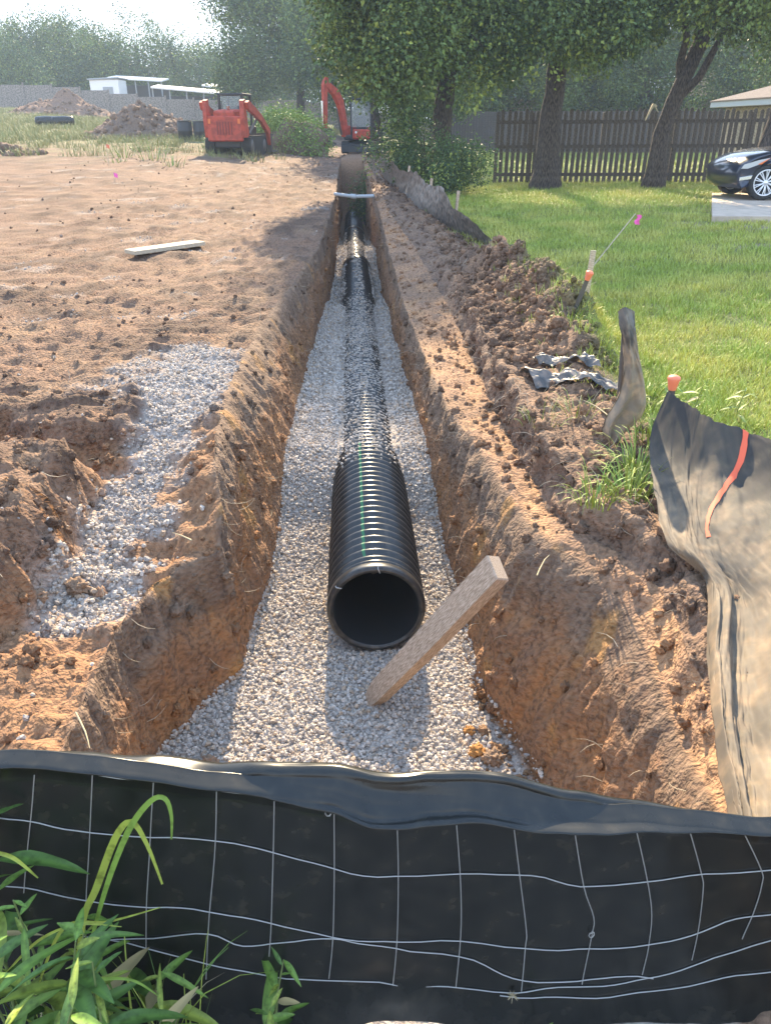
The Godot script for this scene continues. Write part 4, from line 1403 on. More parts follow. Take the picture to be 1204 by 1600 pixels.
func build_silt_fences() -> void:
	var f := thing("silt_fence", "black silt fence fabric with wire mesh closing the near end of the trench", "silt fence", Vector3(0, 0, Z0))
	var grid := []
	for k in 57: grid.append([])
	for j in 201:
		var u := lerpf(-500.0, 1700.0, j / 200.0)
		var pw := pz(u, along(WIRE, u), Z0)
		var pt := pz(u, along(TOP, u), Z0 - 0.025)
		var x := pw.x
		var h := pt.y - pw.y
		var foot := -0.05 + 0.075 * exp(-pow((x - 0.03) / 0.16, 2.0))
		var fold := 0.5 + 0.5 * n_mid.get_noise_2d(x * 0.9 + 3.0, 0.0)
		var mid := exp(-pow((u - 790.0) / 290.0, 4.0))
		var left := 1.0 - smoothstep(250.0, 420.0, u)
		var ra := 0.008 + 0.003 * left
		var flat := 0.006 + 0.020 * left + 0.008 * (1.0 - mid) + 0.006 * fold
		pt = pz(u, along(TOP, u), Z0 - 0.025 - ra - flat)
		pt.y -= ra
		h = maxf(pt.y - pw.y, 0.012)
		for k in 57:
			var p := Vector3(x, 0, Z0)
			if k <= 20:
				var t := k / 20.0
				p.y = lerpf(foot, pw.y, t)
				p.z = fabric_z(x, p.y)
				if t < 0.12: p.z += 0.03 * (1.0 - t / 0.12)
			elif k <= 44:
				var s := (k - 20) / 24.0
				p.y = pw.y + h * (s - mid * 0.18 * smoothstep(0.26, 0.4, s) * (1.0 - smoothstep(0.5, 1.0, s)))
				p.z = fabric_z(x, pw.y) - 0.025 * smoothstep(0.45, 1.0, s)
				p.z += 0.026 * mid * (smoothstep(0.0, 0.2, s) - smoothstep(0.26, 0.4, s))
				var roll := 0.004 + 0.006 * fold
				p.z += roll * sin(PI * clampf(s / 0.6, 0, 1)) + (0.006 * n_mid.get_noise_2d(x * 0.9 + s * 0.35, s * 0.6) + 0.004 * sin(x * 26.0 + s * 5.0) * sin(PI * s)) * clampf(h / 0.08, 0.05, 1.0)
			else:
				var s := (k - 44) / 12.0
				var bend := minf(s / 0.3, 1.0) * PI * 0.5
				var shelf := clampf((s - 0.3) / 0.4, 0.0, 1.0)
				var down := maxf(0.0, s - 0.7) / 0.3
				p.y = pt.y + ra * sin(bend) - 0.10 * flat * shelf - 0.09 * down + 0.002 * n_mid.get_noise_2d(x * 1.5, s)
				p.z = fabric_z(x, pw.y) - 0.025 - ra * (1.0 - cos(bend)) - flat * shelf - 0.012 * sqrt(down)
			p.x += 0.004 * n_mid.get_noise_2d(x * 2.0, p.y * 2.0)
			grid[k].append(p - Vector3(0, 0, Z0))
	grid.reverse()
	obj("fabric", sheet(grid, 0.0012), M.silt_black, f)
	var wires := [
		[[143, 1213], [238, 1226], [330, 1240], [428, 1252], [515, 1266], [580, 1277], [640, 1279], [710, 1278], [801, 1281], [860, 1284], [900, 1286], [990, 1284]],
		[[-80, 1268], [0, 1277], [50, 1284], [100, 1297], [200, 1310], [340, 1325], [420, 1337], [510, 1358], [590, 1370], [720, 1371], [830, 1371], [905, 1380], [1010, 1375], [1100, 1363], [1204, 1356], [1300, 1350]],
		[[-80, 1372], [0, 1380], [60, 1385], [150, 1408], [260, 1418], [340, 1428], [420, 1440], [520, 1466], [600, 1475], [720, 1478], [850, 1482], [920, 1480], [1010, 1476], [1080, 1462], [1150, 1438], [1204, 1427], [1300, 1410]],
		[[120, 1456], [200, 1472], [320, 1505], [400, 1518], [500, 1527], [620, 1540], [700, 1545], [790, 1546], [850, 1540], [940, 1538], [1010, 1530], [1080, 1510], [1150, 1490], [1204, 1470], [1300, 1445]],
		[[140, 1466], [240, 1464], [325, 1458], [380, 1476], [440, 1470], [520, 1468], [560, 1476], [640, 1490], [740, 1505], [800, 1524], [880, 1532], [960, 1524], [1020, 1530]],
		[[780, 1551], [850, 1553], [930, 1556], [1020, 1550], [1130, 1530], [1204, 1521], [1300, 1505]]]
	var downs := [
		[[52, 1215], [47, 1300], [42, 1360], [40, 1390]], [[143, 1213], [140, 1300], [136, 1390], [136, 1410]], [[238, 1226], [234, 1300], [230, 1400], [229, 1480]], [[337, 1241], [334, 1330], [327, 1430], [322, 1530]], [[428, 1252], [426, 1340], [424, 1440], [421, 1490]],
		[[522, 1268], [522, 1360], [520, 1465], [514, 1525]], [[620, 1278], [622, 1370], [620, 1475], [613, 1545]], [[712, 1277], [720, 1390], [720, 1470], [712, 1545]], [[801, 1281], [812, 1372], [822, 1455], [820, 1480], [813, 1542]],
		[[895, 1286], [910, 1380], [926, 1430], [923, 1460], [908, 1535]], [[990, 1284], [1010, 1375], [1017, 1430], [1012, 1480], [1003, 1524]], [[1073, 1288], [1094, 1363], [1097, 1390], [1090, 1455], [1080, 1500]], [[1158, 1295], [1187, 1357], [1188, 1380], [1175, 1430], [1160, 1470]],
		[[-45, 1215], [-50, 1300], [-55, 1370]], [[1240, 1302], [1272, 1352], [1275, 1380], [1262, 1415]]]
	for w in wires: fence_wire(w, "horizontal_wire", f, 0.0011)
	for w in downs: fence_wire(w, "vertical_wire", f, 0.0010)
	for q in [[513, 1265], [709, 1277], [406 * 0.35 + 780, 1455]]:
		var c := pz(q[0], q[1], Z0)
		c.z = fabric_z(c.x, c.y) + 0.006
		var ring := []
		for k in 8: ring.append(c + Vector3(0.005 * sin(k * 0.9), 0.008 * cos(k * 0.9), 0.003 * k / 8.0) - Vector3(0, 0, Z0))
		obj("tie_ring", tube(ring, [0.0013], 5), M.wire, f)

	# the slack end by the lawn: stands at its post, then lies down over the bank's edge
	f = thing("silt_fence", "dusty slack silt fence with an orange paint mark sagging over the bank", "silt fence", px(1042, 830, 0.0))
	var o := f.position
	var cols_ := [
		[[1042, 612, .42], [1014, 690, .2], [1024, 780, .1], [1042, 848, .05], [1096, 903, .02], [1104, 1000, .0], [1110, 1100, .0], [1124, 1190, .02], [1142, 1275, .05], [1150, 1330, .08]],
		[[1078, 634, .41], [1062, 718, .21], [1066, 796, .12], [1080, 858, .09], [1122, 915, .07], [1122, 1008, .07], [1128, 1104, .06], [1140, 1194, .06], [1156, 1278, .08], [1166, 1334, .1]],
		[[1115, 657, .40], [1105, 740, .22], [1108, 812, .14], [1122, 872, .08], [1148, 930, .03], [1146, 1020, .01], [1150, 1110, .02], [1162, 1200, .05], [1176, 1280, .09], [1190, 1340, .12]],
		[[1204, 690, .38], [1204, 770, .24], [1204, 840, .18], [1210, 900, .13], [1220, 960, .1], [1225, 1040, .09], [1225, 1130, .09], [1230, 1210, .1], [1235, 1290, .14], [1240, 1350, .18]],
		[[1400, 800, .38], [1390, 880, .28], [1380, 950, .25], [1370, 1010, .2], [1365, 1070, .17], [1350, 1130, .15], [1345, 1200, .15], [1340, 1280, .16], [1335, 1340, .2], [1330, 1400, .24]]]
	var knots := []
	for c in cols_:
		var line := []
		for q in c: line.append(px(q[0], q[1], q[2]) - o)
		knots.append(line)
	var S := func(r: float, c: float) -> Vector3:
		var line := []
		for kn in knots: line.append(catmull(kn, r))
		return catmull(line, c)
	grid = []
	var tint := []
	for i2 in 181:
		var row := []; var trow := []
		var i := i2 / 2.0
		for j2 in 101:
			var j := j2 / 2.0
			var p: Vector3 = S.call(i / 90.0, j / 50.0)
			var w := p + o
			var folds := smoothstep(0.3, 0.5, i / 90.0) * (0.02 * sin(j * 0.75 + 2.0 * n_low.get_noise_2d(i * 0.05, 0.0)) * exp(-j / 16.0) + 0.012 * sin(j * 0.31 + i * 0.03))
			var crease := 0.012 * (0.25 - absf(n_mid.get_noise_2d(j * 0.045 + 7.0, i * 0.016))) + 0.006 * (0.25 - absf(n_fine.get_noise_2d(j * 0.022, i * 0.012)))
			p += Vector3(0.3, 1, 0.2) * (folds + crease + 0.012 * n_mid.get_noise_2d(j * 0.05 + i * 0.012, i * 0.02) + 0.005 * n_fine.get_noise_2d(j * 0.02, i * 0.008))
			row.append(p)
			var mud := 0.25 * wear0(w) + 0.75 * smoothstep(0.07, 0.27, i / 90.0 + 0.16 * n_mid.get_noise_2d(w.x * 1.5, w.z * 1.5) + 0.07 * n_fine.get_noise_2d(w.x, w.z))
			var wear := clampf(0.5 + 1.2 * n_mid.get_noise_2d(w.x * 0.7 + 9.0, w.z * 0.7), 0, 1)
			trow.append(Color(0.04, 0.039, 0.037).lerp(Color(0.18, 0.14, 0.105).lerp(Color(0.35, 0.26, 0.18), wear), mud))
		grid.append(row); tint.append(trow)
	obj("fabric", sheet(grid, 0.0015, tint), M.silt_mud, f)
	var st := st_new()
	st.set_smooth_group(0)
	var prev := []
	for i in 25:
		var r := lerpf(0.0, 0.275, i / 24.0)
		var c := lerpf(0.66, 0.47, smoothstep(0.1, 1, i / 24.0))
		var row := []
		for s in 3:
			var cc := c + (s - 1) * 0.014 * (1.0 - 0.3 * i / 24.0) * (1.0 + 0.45 * n_fine.get_noise_2d(i * 0.06, s * 3.0)) + 0.003 * n_fine.get_noise_2d(i * 0.04, 8.0)
			var fj := cc * 100.0
			var j := int(fj)
			var fr := r * 180.0 - floorf(r * 180.0)
			var i0 := int(floorf(r * 180.0))
			var a: Vector3 = grid[i0][j].lerp(grid[i0][j + 1], fj - j)
			var b: Vector3 = grid[i0 + 1][j].lerp(grid[i0 + 1][j + 1], fj - j)
			var nrm: Vector3 = (grid[i0][j + 1] - grid[i0][j]).cross(grid[i0 + 1][j] - grid[i0][j]).normalized()
			row.append(a.lerp(b, fr) + nrm * 0.0045 * (1.0 if nrm.z + nrm.y > 0 else -1.0))
		if prev:
			for s in 2: quad(st, prev[s], prev[s + 1], row[s + 1], row[s])
		prev = row
	tag(obj("paint_mark", done(st), M.orange_paint, f), "orange spray paint stripe down the fabric")
	var top := px(1047, 600, 0.46)
	t_post("steel post with an orange cap holding up the slack dusty silt fence", Vector3(top.x + 0.02, 0, top.z - 0.03), 0.44, Vector3(0.02, 0, 0))

	# the torn end that still stands on its post
	var rem := [[[965, 486], [976, 480], [990, 486]], [[966, 504], [979, 502], [991, 506]], [[970, 522], [981, 520], [993, 524]], [[972, 545], [983, 543], [997, 553]], [[973, 580], [987, 570], [1004, 588]], [[964, 620], [985, 610], [1009, 622]], [[947, 650], [974, 640], [1006, 645]], [[940, 674], [958, 668], [988, 668]], [[950, 690], [954, 690], [964, 688]]]
	f = thing("fabric_remnant", "torn strip of silt fence standing upright round its post at the lawn's edge", "silt fence", pz(957, 684, -4.0))
	o = f.position
	grid = []; tint = []
	for i in 41:
		var row := []; var trow := []
		for j in 25:
			var t := i / 40.0
			var a := []
			for q in 3:
				var line := []
				for rr in rem: line.append(pz(rr[q][0], rr[q][1], -4.0 + (0.055 if q == 1 else 0.0) - 0.1 * t + 0.05))
				a.append(catmull(line, t))
			var jj := j / 24.0
			var p: Vector3 = catmull(a, jj)
			p.z += 0.02 * sin(jj * 14.0 + t * 4.0) * t + 0.012 * n_mid.get_noise_2d(jj * 1.2, t * 3.0)
			row.append(p - o)
			trow.append(Color(0.05, 0.05, 0.052).lerp(Color(0.38, 0.30, 0.23), smoothstep(0.12, 0.5, t + 0.3 * n_mid.get_noise_2d(jj, t * 2.0))).lerp(Color(0.22, 0.22, 0.23), 1.0 - smoothstep(0.12, 0.3, t)))
		grid.append(row); tint.append(trow)
	obj("fabric", sheet(grid, 0.0015, tint), M.silt_mud, f)
	var pp := pz(979, 500, -4.03) - o
	obj("post", tube([V(0.045, -0.15, -0.05), V(pp.x, pp.y - 0.02, -0.05)], [0.016], 8), M.machine_steel, f)

	# black scraps half buried in the spoil
	for k in 2:
		var c := [px(905, 588, 0.14), px(885, 548, 0.2)][k] as Vector3
		f = thing("fabric_scrap", ["crumpled black fabric scrap lying on the clods left of the torn strip", "small black fabric scrap under the weed by the capped post"][k], "fabric", Vector3(c.x, ground_y(c.x, c.z), c.z))
		grid = []
		for i in 31:
			var row := []
			for j in 61:
				var a: float = (j / 60.0 - 0.5) * [0.62, 0.36][k]
				var b: float = (i / 30.0 - 0.5) * [0.26, 0.16][k]
				var x := c.x + a + b * 0.3
				var z := c.z + b + a * 0.5
				var y := ground_y(x, z) + 0.02 + 0.05 * n_mid.get_noise_2d(a * 1.3, b * 2.2 + k * 9) + 0.015 + 0.03 * sin(PI * i / 30.0)
				row.append(Vector3(x, y, z) - f.position)
			grid.append(row)
		obj("fabric", sheet(grid, 0.0015), M.silt_grey, f)

	# the far run that sags along the lawn beyond the spoil
	f = thing("silt_fence", "sagging grey silt fence running beside the trench toward the shrub", "silt fence", Vector3(1.35, ground_y(1.35, -11.0), -11.0))
	o = f.position
	var line2 := [V(1.5, 0, -10.4), V(1.32, 0, -11.6), V(1.08, 0, -13.0), V(0.9, 0, -14.2), V(0.66, 0, -15.8), V(0.46, 0, -17.6), V(0.2, 0, -19.6), V(-0.05, 0, -22.0)]
	grid = []
	for i in 13:
		var row := []
		for j in 91:
			var t := j / 90.0
			var p := catmull(line2, t)
			var high := 0.16 + 0.34 * smoothstep(0.05, 0.35, t) + 0.10 * absf(sin(t * PI * 4.0)) 
			var v := 1.0 - i / 12.0
			p.y = ground_y(p.x, p.z) - 0.03 + high * v
			p.x += 0.05 * sin(v * 2.5 + t * 9.0) - 0.10 * (1.0 - high) * v + 0.03 * n_mid.get_noise_2d(t * 9.0, v)
			row.append(p - o)
		grid.append(row)
	obj("fabric", sheet(grid, 0.002), M.silt_grey, f)
	for j in 4:
		var p := catmull(line2, 0.3 + j * 0.22)
		var y := ground_y(p.x, p.z)
		obj("stake", box(Vector3(0.04, 0.75, 0.04), Vector3(p.x + 0.06, y + 0.2, p.z) - o, Vector3(0, 0.4, -0.1), 0.004), M.stake_wood, f)

func wear0(w: Vector3) -> float:
	return smoothstep(0.0, 0.5, n_mid.get_noise_2d(w.x * 1.1 + 4.0, w.y * 1.4 + w.z))

func fence_wire(list: Array, called: String, f: Node3D, r: float) -> void:
	var pts := []
	for q in list:
		var p := pz(q[0], q[1], Z0)
		pts.append(p)
	var path := []
	var n := (pts.size() - 1) * 4
	for i in n + 1:
		var p := catmull(pts, float(i) / n)
		p.z = fabric_z(p.x, p.y) + 0.0035
		path.append(p - Vector3(0, 0, Z0))
	obj(called, tube(path, [r], 6), M.wire, f)

# ---------------------------------------------------------------- stakes, posts, flags, plank
func t_post(label: String, at: Vector3, h: float, lean: Vector3) -> Node3D:
	var y := ground_y(at.x, at.z)
	var p := thing("fence_post", label, "post", Vector3(at.x, y, at.z), 0.0, "capped steel posts along the lawn")
	var st := st_new()
	add_box(st, Vector3(0.035, h + 0.15, 0.006), Transform3D(Basis(), Vector3(0, h / 2 - 0.075, 0)), 0.001)
	add_box(st, Vector3(0.006, h + 0.15, 0.03), Transform3D(Basis(), Vector3(0, h / 2 - 0.075, -0.018)), 0.001)
	obj("post", done(st), M.machine_steel, p)
	var c := obj("cap", lathe([Vector2(0.0, 0.028), Vector2(0.02, 0.026), Vector2(0.034, 0.018), Vector2(0.037, 0.008), Vector2(0.032, -0.01), Vector2(0.025, -0.045), Vector2(0.021, -0.06)], 16), M.orange_cap, p)
	c.position = Vector3(0, h + 0.02, 0)
	p.rotation = lean
	c.scale = Vector3.ONE * 0.86
	return p

func build_stakes_and_flags() -> void:
	# a two by four leaning out of the gravel
	var a := px(582, 1091, -1.02)
	var d := ray(778, 886)
	var b := Vector3(0, EYE, 0) + d * 3.2
	var y := (b - a).normalized()
	var sight := Vector3(0, EYE, 0) - (a + b) / 2
	var z := (sight - y * sight.dot(y)).normalized()
	z = z.rotated(y, -0.65 if z.rotated(y, -0.65).x < z.rotated(y, 0.65).x else 0.65)
	var x := y.cross(z)
	var s := thing("wooden_stake", "weathered wooden stake leaning out of the gravel before the pipe", "stake", a)
	s.transform = Transform3D(Basis(x, y, z), a)
	var L := a.distance_to(b)
	var st := st_new()
	st.set_smooth_group(-1)
	var ring := func(h: float, w: float, t: float, dx: float) -> Array: return [V(-w + dx, h, -t), V(w + dx, h, -t), V(w + dx, h, t), V(-w + dx, h, t)]
	var rings := [ring.call(-0.2, 0.006, 0.006, 0.0), ring.call(0.08, 0.056, 0.03, 0.0), ring.call(L * 0.5, 0.062, 0.032, 0.004), ring.call(L - 0.006, 0.062, 0.032, 0.0), ring.call(L, 0.057, 0.028, 0.0)]
	for i in 4:
		for k in 4: quad(st, rings[i][k], rings[i][(k + 1) % 4], rings[i + 1][(k + 1) % 4], rings[i + 1][k])
	quad(st, rings[4][0], rings[4][1], rings[4][2], rings[4][3])
	obj("timber", done(st), M.stake_wood, s)

	# plank on the bare field
	var p0 := px(203, 396, 0.12)
	var p1 := px(313, 382, 0.12)
	var mid := (p0 + p1) / 2
	var gy := ground_y(mid.x, mid.z)
	var pl := thing("plank", "pale sawn plank lying flat on the bare field", "plank", Vector3(mid.x, gy + 0.05, mid.z), -atan2(p1.z - p0.z, p1.x - p0.x))
	obj("board", box(Vector3(p0.distance_to(p1), 0.05, 0.24), Vector3.ZERO, Vector3(0.02, 0, 0.01), 0.004), M.plank_wood, pl)

	# grade stake with pink ribbon, leaning over the lawn
	var q0 := px(912, 420, 0.12)
	q0.y = ground_y(q0.x, q0.z)
	var q1 := pz(992, 334, q0.z - 0.1)
	var fl := thing("marker_flag", "slim leaning marker rod with a pink ribbon on the lawn", "marker", q0)
	var dir := q1 - q0
	obj("rod", tube([-dir * 0.06, dir * 0.5, dir], [0.009, 0.008, 0.007], 6), M.plank_wood, fl)
	var g := []
	for i in 9:
		var row := []
		for j in 5: row.append(dir * 0.985 + Vector3(0.02 + j * 0.013 + 0.012 * sin(i * 0.8), -i * 0.013, 0.012 * sin(j * 1.9 + i * 0.9)))
		g.append(row)
	obj("ribbon", sheet(g, 0.001), M.pink, fl)
	# capped post and lath at the corner of the spoil
	var c0 := px(897, 500, 0.2)
	t_post("steel post with an orange cap beside the wooden lath in the spoil", Vector3(c0.x, 0, c0.z), 0.26, Vector3(0.1, 0, -0.25))
	c0 = px(909, 497, 0.2)
	var la := thing("wooden_lath", "short wooden lath standing beside the capped post in the spoil", "stake", Vector3(c0.x + 0.03, ground_y(c0.x + 0.03, c0.z - 0.05) - 0.02, c0.z - 0.05))
	obj("lath", box(Vector3(0.045, 0.42, 0.012), Vector3(0, 0.17, 0), Vector3(0, 0.2, -0.05), 0.002), M.plank_wood, la)
	# pin flags over the bare field
	var pins := [[204, 206, 172 + 18, "pale", "small pale pin flag in front of the brown dirt mound"], [298, 218, 200, "pale", "small pale pin flag in front of the track loader"], [171, 262, 225, "red", "pin flag on a bare stalk out on the open dirt"], [179, 282, 270, "pink", "short pink pin flag low on the open dirt"]]
	for q in pins:
		var base := px(q[0], q[1], 0.9 if q[1] < 230 else 0.55 if q[1] < 270 else 0.45)
		base.y = ground_y(base.x, base.z)
		var h: float = maxf(pz(q[0], q[2], base.z).y - base.y, 0.2)
		h = clampf(h, 0.2, 0.8)
		var pf := thing("pin_flag", q[4], "marker", base, 0.0, "pin flags on the bare field")
		obj("wire_stem", tube([V(0, -0.05, 0), V(0.01, h * 0.5, 0), V(0, h, 0)], [0.006], 5), M.plank_wood, pf)
		g = []
		for i in 4:
			var row := []
			for j in 5: row.append(V(0.01 + j * 0.02, h - i * 0.03 - j * 0.008, 0.012 * sin(j * 1.5)))
			g.append(row)
		obj("flag", sheet(g, 0.001), M.pale_pink if q[3] == "pale" else M.pink if q[3] == "pink" else M.orange_cap, pf)

# ---------------------------------------------------------------- machines
func track_unit(parent: Node3D, x: float, w: float, length: float, h: float) -> void:
	var o := PackedVector2Array()
	for k in 9:
		var a := -PI / 2 + PI * k / 8.0
		o.append(Vector2(length / 2 - h / 2 + cos(a) * h / 2, h / 2 + sin(a) * h / 2))
	for k in 9:
		var a := PI / 2 + PI * k / 8.0
		o.append(Vector2(-length / 2 + h / 2 + cos(a) * h / 2, h / 2 + sin(a) * h / 2))
	var t := Transform3D(Basis(Vector3(0, 0, 1), Vector3(0, 1, 0), Vector3(-1, 0, 0)), Vector3(x, 0, 0))
	var tr := obj("track", prism(o, w, t), M.rubber, parent)
	var st := st_new()
	var n := int(length / 0.12)
	for i in n:
		var zz := -length / 2 + 0.1 + i * (length - 0.2) / n
		add_box(st, Vector3(w * 0.98, 0.04, 0.05), Transform3D(Basis(), Vector3(x, h + 0.015, zz)), 0.006)
	obj("lugs", done(st), M.rubber, tr)
	for s in [-1, 1]:
		var side: float = signf(x)
		var wheel := lathe([Vector2(0.0, 0.03), Vector2(h * 0.2, 0.03), Vector2(h * 0.36, 0.0), Vector2(h * 0.36, -0.05)], 18, Transform3D(Basis(Vector3(0, 0, 1), Vector3(side, 0, 0), Vector3(0, side, 0)), Vector3(x + side * w / 2, h / 2, s * (length / 2 - h / 2))))
		obj("sprocket", wheel, M.machine_steel, tr)

func build_machines() -> void:
	# compact track loader, seen from behind
	var c := pz(362, 237, -27.6)
	var at := Vector3(c.x - 0.02, ground_y(c.x, -28.6) - 0.02, -28.8)
	var m := thing("track_loader", "orange compact track loader parked with its rear toward the trench", "loader", at, -0.14)
	m.scale = Vector3.ONE * 0.9
	for s in [-1, 1]: track_unit(m, s * 0.68, 0.34, 2.2, 0.62)
	obj("chassis", box(Vector3(0.98, 0.72, 2.1), Vector3(0, 0.62, 0), Vector3.ZERO, 0.04), M.machine_black, m)
	var door := obj("rear_door", box(Vector3(1.3, 0.82, 0.16), Vector3(0, 0.88, 1.2), Vector3(-0.03, 0, 0), 0.05), M.orange_machine, m)
	for i in 6: obj("grille_slot", box(Vector3(0.05, 0.42, 0.02), Vector3(-0.26 + i * 0.105, 0.9, 1.286), Vector3(-0.03, 0, 0), 0.006), M.orange_dark, door)
	for s in [-1, 1]: obj("tail_light", box(Vector3(0.1, 0.16, 0.03), Vector3(s * 0.55, 1.12, 1.272), Vector3.ZERO, 0.01), M.amber, door)
	obj("engine_hood", box(Vector3(0.82, 0.26, 0.72), Vector3(0, 1.36, 0.86), Vector3(0.08, 0, 0), 0.06), M.orange_machine, m)
	obj("muffler", tube([V(0.1, 1.45, 0.95), V(0.1, 1.62, 1.0)], [0.06], 10), M.chrome, m)
	for s in [-1, 1]:
		obj("lift_tower", prism(PackedVector2Array([Vector2(-0.28, 0.6), Vector2(0.18, 0.6), Vector2(0.26, 1.2), Vector2(0.2, 1.78), Vector2(-0.02, 1.82), Vector2(-0.12, 1.3)]), 0.15, Transform3D(Basis(Vector3(0, 0, 1), Vector3(0, 1, 0), Vector3(-1, 0, 0)), Vector3(s * 0.68, 0, 1.05))), M.orange_machine, m)
		var arm := obj("lift_arm", prism(PackedVector2Array([Vector2(1.18, 1.72), Vector2(1.1, 1.5), Vector2(-0.4, 1.12), Vector2(-1.25, 0.7), Vector2(-1.45, 0.3), Vector2(-1.62, 0.32), Vector2(-1.5, 0.86), Vector2(-0.5, 1.34), Vector2(1.0, 1.78)]), 0.12, Transform3D(Basis(Vector3(0, 0, 1), Vector3(0, 1, 0), Vector3(-1, 0, 0)), Vector3(s * 0.84, 0, 0))), M.orange_machine, m)
		obj("cylinder", tube([V(s * 0.7, 0.7, 0.6), V(s * 0.76, 1.2, -0.2)], [0.045], 8), M.machine_steel, arm)
	var cab := obj("cab", box(Vector3(0.96, 0.08, 1.15), Vector3(0, 2.0, -0.15), Vector3.ZERO, 0.03), M.machine_black, m)
	for s in [-1, 1]:
		for z in [-0.66, 0.36]: obj("cab_post", box(Vector3(0.08, 1.05, 0.09), Vector3(s * 0.43, 1.46, z), Vector3.ZERO, 0.015), M.machine_black, cab)
		obj("side_rail", box(Vector3(0.04, 0.05, 0.95), Vector3(s * 0.43, 1.45, -0.15), Vector3.ZERO, 0.01), M.machine_black, cab)
	obj("rear_glass", box(Vector3(0.76, 0.5, 0.02), Vector3(0, 1.7, 0.36), Vector3.ZERO, 0.004), M.glass_dark, cab)
	obj("seat", box(Vector3(0.5, 0.62, 0.14), Vector3(0, 1.3, 0.1), Vector3(-0.1, 0, 0), 0.05), M.machine_black, cab)
	obj("bucket", prism(PackedVector2Array([Vector2(-1.5, 0.06), Vector2(-2.3, 0.04), Vector2(-2.3, 0.08), Vector2(-1.65, 0.14), Vector2(-1.58, 0.6), Vector2(-1.9, 0.66), Vector2(-1.45, 0.72)]), 1.85, Transform3D(Basis(Vector3(0, 0, 1), Vector3(0, 1, 0), Vector3(-1, 0, 0)), Vector3.ZERO)), M.machine_steel, m)

	# mini excavator at the head of the trench; its front is local +z
	at = Vector3(-1.12, ground_y(-2.6, -34.6) + 0.0, -34.6)
	m = thing("mini_excavator", "orange mini excavator with raised boom at the trench head", "excavator", at, 0.0)
	m.scale = Vector3.ONE * 0.8
	for s in [-1, 1]: track_unit(m, s * 0.62, 0.32, 2.1, 0.52)
	obj("undercarriage", box(Vector3(1.0, 0.26, 1.2), Vector3(0, 0.36, 0), Vector3.ZERO, 0.03), M.machine_black, m)
	obj("blade", box(Vector3(1.55, 0.32, 0.08), Vector3(0, 0.22, 1.3), Vector3(-0.15, 0, 0), 0.02), M.machine_black, m)
	obj("turntable", lathe([Vector2(0.0, 0.0), Vector2(0.42, 0.0), Vector2(0.42, 0.12), Vector2(0.0, 0.12)], 20, Transform3D(Basis(), V(0, 0.49, 0))), M.machine_black, m)
	var h := obj("upper_deck", box(Vector3(1.35, 0.22, 1.5), Vector3(0, 0.72, -0.1), Vector3.ZERO, 0.06), M.machine_black, m)
	var w := obj("front_cover", box(Vector3(0.86, 0.46, 0.3), Vector3(0.2, 0.86, 0.72), Vector3(-0.05, 0, 0), 0.07), M.orange_machine, h)
	obj("lamp", lathe([Vector2(0.0, 0.02), Vector2(0.05, 0.015), Vector2(0.055, 0.0)], 12, Transform3D(Basis(Vector3(1, 0, 0), Vector3(0, 0, 1), Vector3(0, -1, 0)), V(-0.06, 0.95, 0.885))), M.white_metal, w)
	obj("counterweight", box(Vector3(1.4, 0.55, 0.4), Vector3(0, 0.98, -0.85), Vector3.ZERO, 0.12), M.orange_machine, h)
	var cb := obj("canopy", box(Vector3(1.12, 0.09, 1.3), Vector3(0.18, 2.42, -0.1), Vector3.ZERO, 0.04), M.machine_black, m)
	for s in [-1, 1]:
		for z in [-0.66, 0.46]: obj("canopy_post", box(Vector3(0.07, 1.65, 0.07), Vector3(0.18 + s * 0.49, 1.58, z), Vector3.ZERO, 0.015), M.machine_black, cb)
	obj("windscreen", box(Vector3(0.92, 1.2, 0.015), Vector3(0.18, 1.78, 0.46), Vector3.ZERO, 0.003), M.glass_dark, cb)
	obj("seat", box(Vector3(0.52, 0.75, 0.16), Vector3(0.18, 1.32, -0.35), Vector3(-0.1, 0, 0), 0.06), M.machine_black, h)
	obj("seat_cushion", box(Vector3(0.52, 0.14, 0.5), Vector3(0.18, 1.0, -0.1), Vector3.ZERO, 0.05), M.machine_black, h)
	for s in [-1, 1]: obj("control_lever", tube([V(0.18 + s * 0.3, 1.0, 0.1), V(0.18 + s * 0.3, 1.35, 0.14)], [0.018], 6), M.machine_black, h)
	var sw := Node3D.new()
	# boom, arm and bucket swing left of the canopy
	var bt := Transform3D(Basis(Vector3.UP, deg_to_rad(-34.0)), V(-0.5, 0, 0.35)) * Transform3D(Basis(Vector3(0, 0, 1), Vector3(0, 1, 0), Vector3(-1, 0, 0)), Vector3.ZERO)
	sw.free()
	var boom := obj("boom", prism(PackedVector2Array([Vector2(0.05, 0.75), Vector2(0.35, 0.75), Vector2(0.5, 1.5), Vector2(0.75, 2.15), Vector2(1.1, 2.55), Vector2(1.72, 2.92), Vector2(1.72, 3.1), Vector2(1.55, 3.12), Vector2(0.8, 2.8), Vector2(0.4, 2.35), Vector2(0.18, 1.6)]), 0.2, bt), M.orange_machine, m)
	obj("boom_cylinder", tube([bt * V(0.5, 0.85, 0), bt * V(0.85, 2.0, 0)], [0.06, 0.04], 8), M.machine_steel, boom)
	var arm := obj("arm", prism(PackedVector2Array([Vector2(1.5, 3.25), Vector2(1.72, 3.3), Vector2(1.9, 2.95), Vector2(1.88, 1.1), Vector2(1.72, 1.05), Vector2(1.62, 2.7)]), 0.16, bt), M.orange_machine, m)
	obj("arm_cylinder", tube([bt * V(0.95, 2.95, 0), bt * V(1.52, 3.22, 0)], [0.055, 0.035], 8), M.machine_steel, arm)
